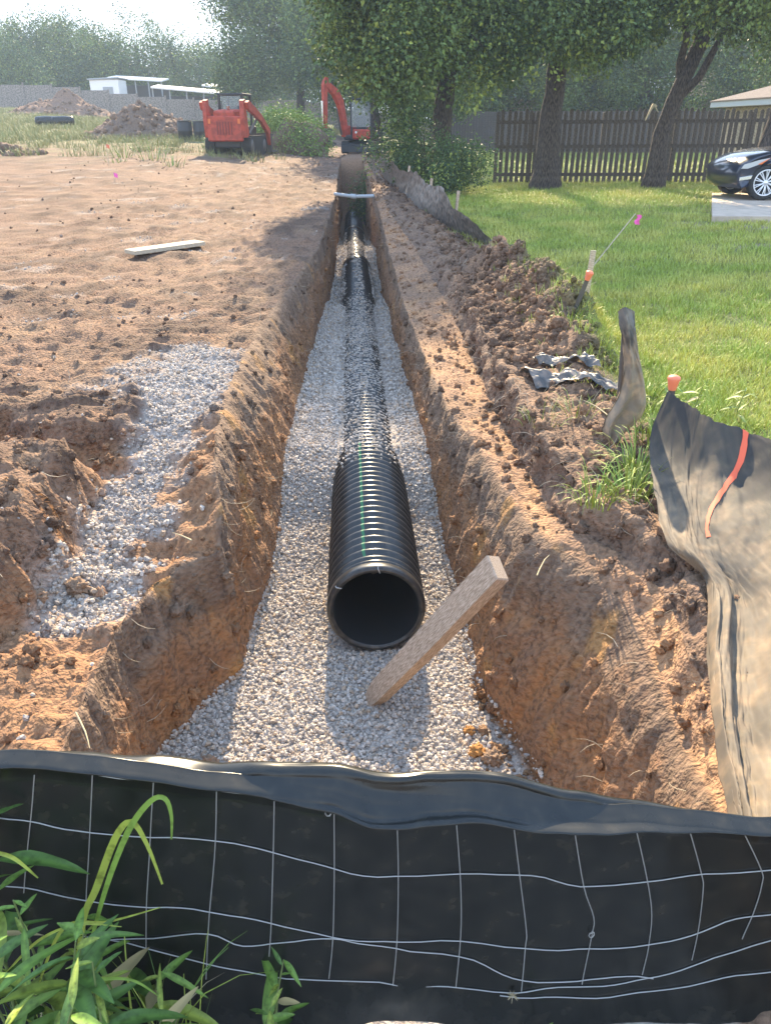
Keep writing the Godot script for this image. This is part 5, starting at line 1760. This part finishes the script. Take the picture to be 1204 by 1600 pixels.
	for q in [0.05, -0.05]: obj("hose", tube([bt * V(0.3, 1.2, q), bt * V(0.45, 2.42, q), bt * V(1.0, 2.98, q), bt * V(1.5, 3.3, q), bt * V(1.62, 2.6, q)], [0.018], 6), M.rubber, arm)
	obj("bucket_link", tube([bt * V(1.98, 2.3, 0), bt * V(1.99, 1.25, 0)], [0.05, 0.03], 8), M.chrome, arm)
	obj("bucket", prism(PackedVector2Array([Vector2(1.62, 1.12), Vector2(1.98, 1.14), Vector2(2.12, 0.8), Vector2(2.0, 0.45), Vector2(1.62, 0.32), Vector2(1.3, 0.42), Vector2(1.32, 0.5), Vector2(1.65, 0.55), Vector2(1.72, 0.8)]), 0.6, bt), M.machine_steel, arm)

# ---------------------------------------------------------------- car
func build_car() -> void:
	var wheel := px(1190, 313, 0.205)
	var nose := pz(1121, 268, wheel.z - 0.8)
	var gy := 0.204
	var car := thing("parked_car", "dark blue sedan parked nose left on the concrete driveway", "car", Vector3(nose.x, gy, wheel.z - 0.9))
	# local x runs from nose to tail; the near flank is at z = +0.85
	var wr := 0.335
	var wx: float = wheel.x - nose.x
	var outline := []
	outline.append_array([Vector2(0.10, 0.22), Vector2(0.02, 0.34), Vector2(0.0, 0.5), Vector2(0.03, 0.62), Vector2(0.12, 0.72), Vector2(0.35, 0.84), Vector2(0.8, 0.93), Vector2(1.35, 0.99), Vector2(1.6, 1.02), Vector2(2.1, 1.28), Vector2(2.5, 1.42), Vector2(3.1, 1.45), Vector2(3.6, 1.38), Vector2(4.15, 1.12), Vector2(4.7, 1.06), Vector2(4.82, 0.9), Vector2(4.84, 0.5), Vector2(4.74, 0.24)])
	for arch in [wx + 2.78, wx]:
		for k in 9:
			var a := PI * k / 8.0
			outline.append(Vector2(arch + cos(a) * 0.385, maxf(0.2, 0.335 + sin(a) * 0.385 - 0.03)))
	var slices := [[-0.86, 0.07, 0.55], [-0.9, 0.03, 0.8], [-0.84, 0.0, 0.95], [-0.6, -0.02, 1.0], [0.0, -0.06, 1.02], [0.6, -0.02, 1.0], [0.84, 0.0, 0.95], [0.9, 0.03, 0.8], [0.86, 0.07, 0.55]]
	var st := st_new()
	st.set_smooth_group(0)
	var rings := []
	for s in slices:
		var ring := []
		for p in outline:
			var y: float = p.y
			var x: float = p.x
			if y > 1.0: y = 1.0 + (y - 1.0) * clampf(1.2 - pow(absf(s[0]) / 0.9, 6.0) * 1.2, 0.0, 1.0)
			if y > 0.7 and absf(s[0]) > 0.8: y -= 0.05 * (absf(s[0]) - 0.8) / 0.1
			x += (s[1] + 0.10 * pow(absf(s[0]) / 0.9, 2.0)) * (1.0 if p.x < 0.5 else -1.0 if p.x > 4.5 else 0.0)
			ring.append(V(x, y, s[0] * (1.0 - 0.16 * clampf((p.y - 1.0) / 0.45, 0, 1))))
		rings.append(ring)
	for i in rings.size() - 1:
		for k in outline.size():
			var k2 := (k + 1) % outline.size()
			quad(st, rings[i][k], rings[i][k2], rings[i + 1][k2], rings[i + 1][k])
	var flat := PackedVector2Array(outline)
	var ids := Geometry2D.triangulate_polygon(flat)
	for e in [0, rings.size() - 1]:
		for i in range(0, ids.size(), 3):
			if e == 0: tri(st, rings[e][ids[i]], rings[e][ids[i + 1]], rings[e][ids[i + 2]])
			else: tri(st, rings[e][ids[i]], rings[e][ids[i + 2]], rings[e][ids[i + 1]])
	var body := obj("body", done(st), M.car_paint, car)
	obj("side_window", prism(PackedVector2Array([Vector2(1.85, 1.03), Vector2(2.3, 1.30), Vector2(2.6, 1.37), Vector2(3.1, 1.39), Vector2(3.55, 1.33), Vector2(3.95, 1.08)]), 0.01, Transform3D(Basis(Vector3(1, 0, 0), 0.0), V(0, 0, 0.83))), M.car_glass, car)
	var hl := obj("headlight", prism(PackedVector2Array([Vector2(0.06, 0.62), Vector2(0.13, 0.7), Vector2(0.4, 0.78), Vector2(0.62, 0.82), Vector2(0.48, 0.72), Vector2(0.2, 0.62)]), 0.03, Transform3D(Basis(Vector3.UP, 0.0), V(0.08, -0.02, 0.885))), M.lamp_glass, car)
	obj("turn_lamp", prism(PackedVector2Array([Vector2(0.38, 0.7), Vector2(0.62, 0.82), Vector2(0.46, 0.7)]), 0.012, Transform3D(Basis(), V(0.08, -0.02, 0.902))), M.amber, hl)
	obj("fog_trim", box(Vector3(0.3, 0.07, 0.03), V(0.28, 0.42, 0.87), Vector3(0, 0, 0.15), 0.01), M.chrome, body)
	obj("door_seam", box(Vector3(0.012, 0.62, 0.012), V(1.75, 0.66, 0.885), Vector3(0, 0, -0.06), 0.002), M.dark_gap, body)
	obj("sill_trim", box(Vector3(1.9, 0.05, 0.02), V(wx + 1.39, 0.26, 0.875), Vector3.ZERO, 0.006), M.chrome, body)
	obj("mirror", lump(2, 0.1, 95, V(0.11, 0.08, 0.12)), M.car_paint, car).position = V(1.85, 1.06, 0.98)
	for sx in [wx, wx + 2.78]:
		for sz in [-1, 1]:
			var t := Transform3D(Basis(Vector3(1, 0, 0), Vector3(0, 0, sz), Vector3(0, -sz, 0)), V(sx, wr, sz * 0.80))
			var ty := obj("wheel", lathe([Vector2(0.25, -0.1), Vector2(0.31, -0.11), Vector2(wr, -0.08), Vector2(wr, 0.07), Vector2(0.315, 0.1), Vector2(0.255, 0.1), Vector2(0.245, 0.06)], 40, t), M.rubber, car)
			var rim := st_new()
			add_lathe(rim, [Vector2(0.252, 0.1), Vector2(0.24, 0.106), Vector2(0.225, 0.09), Vector2(0.225, 0.0)], 40, t)
			obj("rim", done(rim), M.alloy, ty)
			obj("brake_disc", lathe([Vector2(0.0, 0.02), Vector2(0.2, 0.02), Vector2(0.225, 0.0)], 24, t), M.machine_black, ty)
			for k in 10:
				var a := TAU * (k + 0.5) / 10.0
				for q in [-0.1, 0.1]:
					obj("spoke", tube([t * V(cos(a) * 0.05, 0.085, sin(a) * 0.05), t * V(cos(a + q * 0.8) * 0.14, 0.1, sin(a + q * 0.8) * 0.14), t * V(cos(a + q) * 0.232, 0.098, sin(a + q) * 0.232)], [0.014, 0.011, 0.012], 5), M.alloy, ty)
			obj("hub", lathe([Vector2(0.0, 0.105), Vector2(0.05, 0.1), Vector2(0.06, 0.08)], 16, t), M.alloy, ty)

# ---------------------------------------------------------------- things out on the field
func mound(called: String, label: String, at: Vector3, rx: float, rz: float, h: float, m: Material, seed_: int) -> void:
	var nn := FastNoiseLite.new()
	nn.seed = seed_
	nn.frequency = 0.8
	nn.fractal_octaves = 5
	var st := st_new()
	st.set_smooth_group(0)
	var f := func(i: int, j: int) -> Vector3:
		var r := i / 34.0
		var a := TAU * j / 72.0
		var rr := r * (1.0 + 0.18 * nn.get_noise_2d(cos(a) * 1.4, sin(a) * 1.4))
		var x := cos(a) * rr * rx; var z := sin(a) * rr * rz
		var y := h * (pow(maxf(0.0, 1.0 - r), 1.15) * 0.9 + 0.1 * (1.0 - r * r)) * (1.0 + 0.35 * nn.get_noise_2d(x * 0.5 + 9, z * 0.5)) + (0.22 * nn.get_noise_2d(x * 2.2, z * 2.2) + 0.1 * nn.get_noise_2d(x * 7.0, z * 7.0)) * minf(1.0, h * 0.8) * (1.0 - pow(r, 6.0)) - 0.08 * r
		return V(x, y + ground_y(at.x + x, at.z + z) - at.y, z)
	for i in 34:
		for j in 72:
			var a: Vector3 = f.call(i, j); var b: Vector3 = f.call(i, j + 1); var c: Vector3 = f.call(i + 1, j + 1); var d: Vector3 = f.call(i + 1, j)
			quad(st, a, b, c, d)
	var o := thing(called, label, "dirt mound", at, 0.0, "heaps of dug earth on the field")
	obj("earth", done(st), m, o)
	var clods := [lump(1, 0.9, seed_ + 1, Vector3(1, 0.8, 0.9))]
	var xf := []; var co := []
	for q in 260:
		var a := rnd(0, TAU); var r := sqrt(rng.randf()) * 1.12
		var p: Vector3 = f.call(int(minf(r, 1.0) * 34), int(a / TAU * 72))
		if r > 1.0:
			p = V(cos(a) * r * rx, 0, sin(a) * r * rz)
			p.y = ground_y(at.x + p.x, at.z + p.z) - at.y
		xf.append(Transform3D(random_basis(Vector3.ONE * rnd(0.04, 0.16)), p)); co.append(Color(0.28, 0.18, 0.12) * rnd(0.7, 1.2))
	tag(multi("clods", clods[0], M.clod, xf, co, o), "", "", "", "stuff")

func build_field_things() -> void:
	var p := pz(222, 207, -36.0)
	mound("dirt_mound", "dark brown pointed dirt mound beside the track loader", V(p.x, ground_y(p.x, -36.0), -36.0), 2.5, 2.2, 1.35, M.mound_soil, 501)
	p = pz(105, 166, -62.0)
	mound("dirt_mound", "long low reddish dirt mound before the far panel fence", V(p.x, ground_y(p.x, -62.0), -62.0), 4.4, 2.6, 1.5, M.mound_red, 502)
	p = pz(10, 213, -27.0)
	mound("dirt_mound", "small low heap of clods at the field's bare edge", V(p.x - 0.3, ground_y(p.x, -27.0), -27.0), 1.3, 0.8, 0.25, M.mound_soil, 503)
	# black rolls lying in the grass
	p = pz(86, 185, -44.0)
	var b := thing("fabric_roll", "black rolls of fabric lying in the field grass", "roll", V(p.x, ground_y(p.x, -44.0), -44.0))
	for k in 2:
		var spiral := []
		for i in 40:
			var a := i * 0.5
			var r := 0.05 + 0.006 * i
			spiral.append(Vector2(cos(a) * r, sin(a) * r))
		var t := Transform3D(Basis(Vector3(0, 0, 1), Vector3(0, 1, 0), Vector3(-1, 0, 0)).rotated(Vector3.UP, 0.35 * k - 0.1), V(-0.45 + k * 0.95, 0.22, k * 0.25))
		obj("roll", lathe([Vector2(0.0, -0.52), Vector2(0.2, -0.52), Vector2(0.25, -0.45), Vector2(0.26, 0.0), Vector2(0.24, 0.45), Vector2(0.21, 0.52), Vector2(0.0, 0.52)], 20, Transform3D(Basis(Vector3(0, 0, 1).rotated(Vector3.UP, 0.2 * k), PI / 2), V(-0.45 + k * 0.95, 0.24, k * 0.25))), M.silt_black, b)
		obj("loose_end", box(V(0.7, 0.012, 0.4), V(-0.4 + k * 0.9, 0.03, 0.45 + k * 0.2), V(0.1, 0.3 * k, 0.05), 0.004), M.silt_grey, b)
	# two black drums behind the dirt mound
	for k in 2:
		p = pz([289, 313][k], 199, -33.5)
		var dr := thing("plastic_drum", ["black plastic drum standing against the dirt mound's foot", "black plastic drum standing close beside the track loader"][k], "drum", V(p.x, ground_y(p.x, -33.5), -33.5), 0.0, "black drums by the loader")
		obj("barrel", lathe([Vector2(0.0, 0.0), Vector2(0.26, 0.0), Vector2(0.28, 0.03), Vector2(0.28, 0.3), Vector2(0.295, 0.32), Vector2(0.28, 0.34), Vector2(0.28, 0.62), Vector2(0.26, 0.66), Vector2(0.24, 0.66), Vector2(0.23, 0.6), Vector2(0.0, 0.6)], 24), M.machine_black, dr)
		obj("rim", lathe([Vector2(0.262, 0.655), Vector2(0.285, 0.66), Vector2(0.285, 0.69), Vector2(0.262, 0.69)], 24), M.machine_steel, dr)
	# broken branch stub and pale torn bark on the leaning tree's trunk
	p = pz(1018, 172, -20.85)
	var br := thing("broken_branch", "pale broken branch hanging on the leaning tree's trunk", "branch", p)
	obj("wood", tube([V(0.12, 0.08, -0.1), V(0.0, 0.12, 0.05), V(-0.16, -0.22, 0.1)], [0.03, 0.035, 0.015], 6), M.dry_stem, br)
	obj("twig", tube([V(0.0, 0.12, 0.05), V(0.12, -0.05, 0.12)], [0.02, 0.008], 5), M.dry_stem, br)
	# orange clods that rolled onto the gravel
	for q in [[744, 1168, 0.038, "orange clay clod on the gravel at the foot of the right wall"], [733, 1135, 0.026, "small orange clay clod beside the larger one on the gravel"], [770, 1178, 0.045, "brown clod against the foot of the right wall"], [118, 905, 0.05, "rounded clod in the gravelled gully below the earth block"], [60, 935, 0.04, "smaller clod in the gravelled gully under the earth wall"], [298, 992, 0.04, "tan clod at the lip above the left trench wall"]]:
		var c := px(q[0], q[1], -1.0 if q[0] > 500 else -0.3)
		var cl := obj("clay_clod", lump(3, 0.8, int(q[1]), V(q[2], q[2] * 0.75, q[2] * 0.9)), null)
		cl.material_override = mat("clay_%d" % int(q[1]), lin(0.5, 0.24, 0.07) if q[0] > 500 and q[2] < 0.04 else lin(0.34, 0.22, 0.14), 0.95)
		triplanar(cl.material_override, M.clod.albedo_texture, 4.0, M.clod.heightmap_texture, 0.5)
		cl.position = V(c.x, ground_y(c.x, c.z) + q[2] * 0.45, c.z)
		tag(cl, q[3], "clod", "loose clods of clay")

# ---------------------------------------------------------------- weeds
func leaf_mesh(L: float, W: float, droop: float, fold := 0.3) -> ArrayMesh:
	var st := st_new()
	st.set_smooth_group(0)
	var N := 8
	var prev := []
	for i in N + 1:
		var t := float(i) / N
		var w := W * pow(sin(PI * pow(t, 0.8) * 0.97 + 0.03), 0.9) * 0.5
		var c := V(0, -droop * L * t * t, L * t)
		var wave := 0.05 * W * sin(t * 13.0)
		var row := [c + V(-w, fold * w + wave, 0), c + V(-w * 0.5, fold * w * 0.35, 0), c, c + V(w * 0.5, fold * w * 0.35, 0), c + V(w, fold * w - wave, 0)]
		if prev:
			for k in 4:
				for q in [[prev, k], [row, k], [row, k + 1], [prev, k], [row, k + 1], [prev, k + 1]]:
					st.set_color(Color(1, 1, 0.85) if q[1] == 2 else Color(0.72, 0.76, 0.7) if q[1] % 2 else Color(0.66, 0.68, 0.6))
					st.add_vertex(q[0][q[1]])
		prev = row
	return done(st)

var WEED_LEAVES := []

func weed(label: String, root: Vector3, h: float, lean: Vector3, n: int, size: float, seed_: int, group := "") -> void:
	var r := RandomNumberGenerator.new()
	r.seed = seed_
	var w := thing("broadleaf_weed", label, "weed", root, 0.0, group)
	var stem := [V(0, -0.03, 0), V(0, h * 0.35, 0) + lean * 0.2 * h, V(0, h * 0.7, 0) + lean * 0.55 * h, V(0, h, 0) + lean * h]
	obj("stem", tube(stem, [0.0035, 0.003, 0.0022, 0.0012], 6), M.weed_stem, w)
	for i in n:
		var t := lerpf(0.22, 1.0, float(i) / (n - 1))
		var p := catmull(stem, t)
		var a := i * 2.4 + r.randf_range(-0.4, 0.4)
		var o := obj("leaf", WEED_LEAVES[r.randi() % WEED_LEAVES.size()], M["weed_leaf_dry"] if r.randf() < 0.05 else M["weed_leaf_%d" % (r.randi() % 3)], w)
		var s := size * r.randf_range(0.6, 1.15) * (1.0 if t < 0.8 else 0.65)
		o.transform = Transform3D(Basis.from_euler(V(-r.randf_range(-0.25, 0.75), a, r.randf_range(-0.3, 0.3))).scaled(Vector3.ONE * s), p)

func clump(called: String, label: String, root: Vector3, n: int, length: float, width: float, spread: float, seed_: int, mats: Array, droop := 0.6, lean := Vector3.ZERO, group := "") -> void:
	var r := RandomNumberGenerator.new()
	r.seed = seed_
	var g := thing(called, label, "grass", root, 0.0, group)
	for i in n:
		var a := r.randf_range(0, TAU)
		var o := V(cos(a), 0, sin(a))
		var st := st_new()
		st.set_smooth_group(-1)
		var dir := (V(0, 1, 0) + o * r.randf_range(0.1, 0.6) + lean).normalized()
		blade(st, o * spread * sqrt(r.randf()) - V(0, 0.01, 0), dir, o.cross(V(0, 1, 0)).rotated(V(0, 1, 0), r.randf_range(-1, 1)), length * r.randf_range(0.5, 1.2), width * r.randf_range(0.7, 1.2), droop * r.randf_range(0.4, 1.2), 6)
		obj("blade", done(st), M[mats[r.randi() % mats.size()]], g)

func build_weeds() -> void:
	WEED_LEAVES = [leaf_mesh(0.12, 0.026, 0.25), leaf_mesh(0.15, 0.032, 0.4), leaf_mesh(0.085, 0.024, 0.1), leaf_mesh(0.13, 0.018, 0.6)]
	var list := [[15, 1440, 0.0, -0.86, 0.6, 14, 0.8], [80, 1480, 0.0, -0.84, 0.42, 15, 1.05], [-40, 1440, 0.0, -0.84, 0.62, 16, 0.9], [140, 1520, 0.0, -0.82, 0.36, 15, 1.0], [40, 1540, 0.0, -0.74, 0.5, 16, 1.0], [205, 1550, 0.0, -0.84, 0.25, 12, 0.9], [0, 1580, 0.0, -0.66, 0.58, 13, 0.9], [110, 1590, 0.0, -0.70, 0.44, 15, 1.0], [60, 1600, 0.0, -0.66, 0.52, 11, 0.8], [180, 1600, 0.0, -0.74, 0.3, 13, 0.9], [30, 1400, 0.0, -0.87, 0.55, 12, 0.7], [110, 1440, 0.0, -0.87, 0.36, 12, 0.75], [70, 1520, 0.0, -0.78, 0.52, 13, 0.9], [-10, 1500, 0.0, -0.76, 0.6, 15, 1.0], [160, 1480, 0.0, -0.86, 0.22, 9, 0.7], [130, 1570, 0.0, -0.68, 0.5, 11, 0.85], [240, 1590, 0.0, -0.82, 0.18, 9, 0.7]]
	for i in list.size():
		var q: Array = list[i]
		var x: float = pz(q[0], q[1], q[3]).x
		weed("tall leafy green weed in the thicket against the black fabric" if q[4] >= 0.5 else "middling leafy green weed in the thicket against the black fabric" if q[4] >= 0.34 else "low leafy green weed at the thicket's edge against the black fabric", V(x, ground_y(x, q[3]), q[3]), q[4], V(rnd(-0.15, 0.25), 0, rnd(-0.1, 0.25)), q[5], q[6], 600 + i, "weeds in the corner at the fence's foot")
	weed("small spreading weed at the foot of the black fabric left of the sunlit gap", V(-0.235, ground_y(-0.235, -0.84), -0.84), 0.2, V(0.15, 0, 0.05), 10, 0.75, 620)
	weed("slender weed sprig standing against the black fabric beside the spreading weed", V(-0.215, ground_y(-0.215, -0.87), -0.87), 0.27, V(0.12, 0, 0.0), 9, 0.5, 621)
	weed("single thin grass sprout under the lowest fence wire", V(0.31, ground_y(0.31, -0.87), -0.87), 0.06, V(-0.3, 0, 0), 3, 0.45, 622)
	# long arching blades before the fence
	var arches := [[[118, 1560], [130, 1440], [150, 1390], [180, 1310], [205, 1284], [230, 1320], [254, 1382]], [[135, 1500], [165, 1390], [200, 1300], [235, 1252], [258, 1248], [268, 1275], [268, 1312]], [[60, 1540], [100, 1450], [170, 1440], [250, 1418]], [[10, 1520], [60, 1470], [120, 1445], [190, 1448]], [[-20, 1330], [20, 1340], [60, 1372]], [[90, 1600], [130, 1540], [200, 1530], [248, 1556]]]
	for i in arches.size():
		var pts := []
		for q in arches[i]: pts.append(pz(q[0], q[1], -0.84 + 0.012 * i))
		var st := st_new()
		st.set_smooth_group(0)
		var wd: float = [0.005, 0.004, 0.0025, 0.0022, 0.003, 0.003][i]
		var prev := []
		for k in 25:
			var t := k / 24.0
			var p := catmull(pts, t)
			var nx := catmull(pts, minf(t + 0.04, 1.0)) - catmull(pts, maxf(t - 0.04, 0.0))
			var side := nx.cross(V(0.25, 0.3, 1)).normalized() * wd * (0.3 + 0.9 * sin(PI * clampf(pow(t, 0.7), 0.03, 0.985)))
			var row := [p - side, p + V(0, 0, -0.001), p + side]
			if prev:
				for s in 2: quad(st, prev[s], row[s], row[s + 1], prev[s + 1])
			prev = row
		var o := thing("tall_grass", ["broad folded grass blade arching over the second fence wire", "grass blade curling up to the fence fold behind the folded blade", "thin grass stem leaning right above the corner weeds", "thin pale grass stem low among the corner weeds", "short grass tip crossing the fence wire at the corner", "grass stem bending to a seed tip under the corner weeds"][i], "grass", V(0, 0, 0))
		obj("blade", done(st), M["weed_leaf_%d" % [2, 1, 2, 2, 2, 1][i]], o)
	for i in 4:
		clump("grass_clump", "fine green grass clump among the corner weeds", V(-0.66 + i * 0.1, ground_y(-0.6, -0.75), -0.80 + 0.03 * (i % 2)), 18, 0.4, 0.0022, 0.05, 640 + i, ["weed_leaf_1", "weed_leaf_2", "weed_leaf_0", "dry_stem"], 0.55, Vector3.ZERO, "grass clumps among the corner weeds")
	# seed fluff caught on the lowest wire
	var c := pz(800, 1555, Z0 + 0.012)
	var fl := thing("seed_head", "dry fluffy seed head caught on the lowest fence wire", "seed head", c)
	for k in 26:
		var dv := Vector3(rnd(-1, 1), rnd(-1, 1), rnd(-0.3, 1)).normalized() * rnd(0.008, 0.017)
		obj("bristle", tube([Vector3.ZERO, dv], [0.0009, 0.0004], 4), M.dry_stem, fl)
	# tufts on the bank right of the trench
	var tufts := [[985, 760, 0.03, 90, 0.27, 0.0045, "long grass tuft growing before the slack silt fence"], [930, 775, 0.02, 60, 0.22, 0.004, "bent grass tuft on the lip of the right bank"], [1000, 725, 0.05, 80, 0.27, 0.0045, "grass tuft at the foot of the slack fence"], [900, 640, 0.08, 40, 0.2, 0.003, "straw coloured grass tuft on the bank left of the torn strip"], [845, 655, 0.06, 32, 0.18, 0.0028, "dry grass tuft midway along the upper bank"], [1025, 680, 0.05, 50, 0.22, 0.005, "grass tuft tight against the slack fence's post"], [890, 505, 0.2, 50, 0.18, 0.007, "weed tuft at the foot of the capped post in the spoil"], [1010, 610, 0.06, 50, 0.2, 0.006, "broad grass tuft behind the torn strip"]]
	for i in tufts.size():
		var q: Array = tufts[i]
		var p := px(q[0], q[1], q[2])
		p.y = ground_y(p.x, p.z)
		var dry := i == 3 or i == 4
		clump("grass_tuft", q[6], p, q[3], q[4], q[5], 0.12, 660 + i, ["dry_stem", "weed_leaf_2"] if dry else ["weed_leaf_2", "weed_leaf_2", "weed_leaf_2", "weed_leaf_1"], 0.7, Vector3.ZERO, "grass tufts along the bank")
	for i in 3:
		var p := px([1060, 1110, 1180][i], [640, 650, 655][i], 0.1)
		p.z -= 0.25
		p.y = ground_y(p.x, p.z)
		weed(["low leafy weed behind the orange capped fence post", "low leafy weed behind the slack fence's top edge", "bushy leafy weed behind the slack fence near the paint mark"][i], p, 0.2, V(0.1, 0, 0.1), 12, 0.8, 680 + i)
	# weeds on the near edge of the bare field
	for i in 5:
		var q: Array = [[195, 238], [238, 240], [268, 243], [330, 232], [185, 262]][i]
		var p := px(q[0], q[1], 0.85 if i < 4 else 0.5)
		p.y = ground_y(p.x, p.z)
		clump("grass_tuft", ["thin weed clump before the dirt mound's left foot", "tall weed clump before the dirt mound", "leafy weed clump right of the tall one before the dirt mound", "weed clump at the track loader's rear corner", "sparse weeds on the open dirt"][i], p, 30, [0.5, 0.75, 0.5, 0.7, 0.25][i], 0.012, 0.35, 700 + i, ["weed_leaf_2", "weed_leaf_1", "dry_stem"], 0.4, Vector3.ZERO, "weed clumps out on the field")
	# roots and dry stalks hanging from the dug walls
	var roots := [[[838, 905], [850, 880], [870, 862]], [[120, 1120], [135, 1150], [142, 1176]], [[300, 850], [285, 843], [270, 838]], [[955, 660], [930, 640], [905, 628]]]
	for i in roots.size():
		var pts := []
		for q in roots[i]:
			var p := px(q[0], q[1], [-0.25, -0.3, -0.1, 0.12][i])
			pts.append(p + V(0, 0.02, 0))
		var o := thing("root", ["pale root end sticking out of the right wall behind the stake", "thin root hanging over the lip of the left wall", "thin stalk lying on the lip above the left wall", "dry stalk lying across the upper bank"][i], "root", pts[0])
		var rel := []
		for p in pts: rel.append(p - pts[0])
		obj("strand", tube([catmull(rel, 0), catmull(rel, 0.25), catmull(rel, 0.5), catmull(rel, 0.75), catmull(rel, 1)], [0.004, 0.0035, 0.003, 0.002, 0.001], 5), M.dry_stem, o)
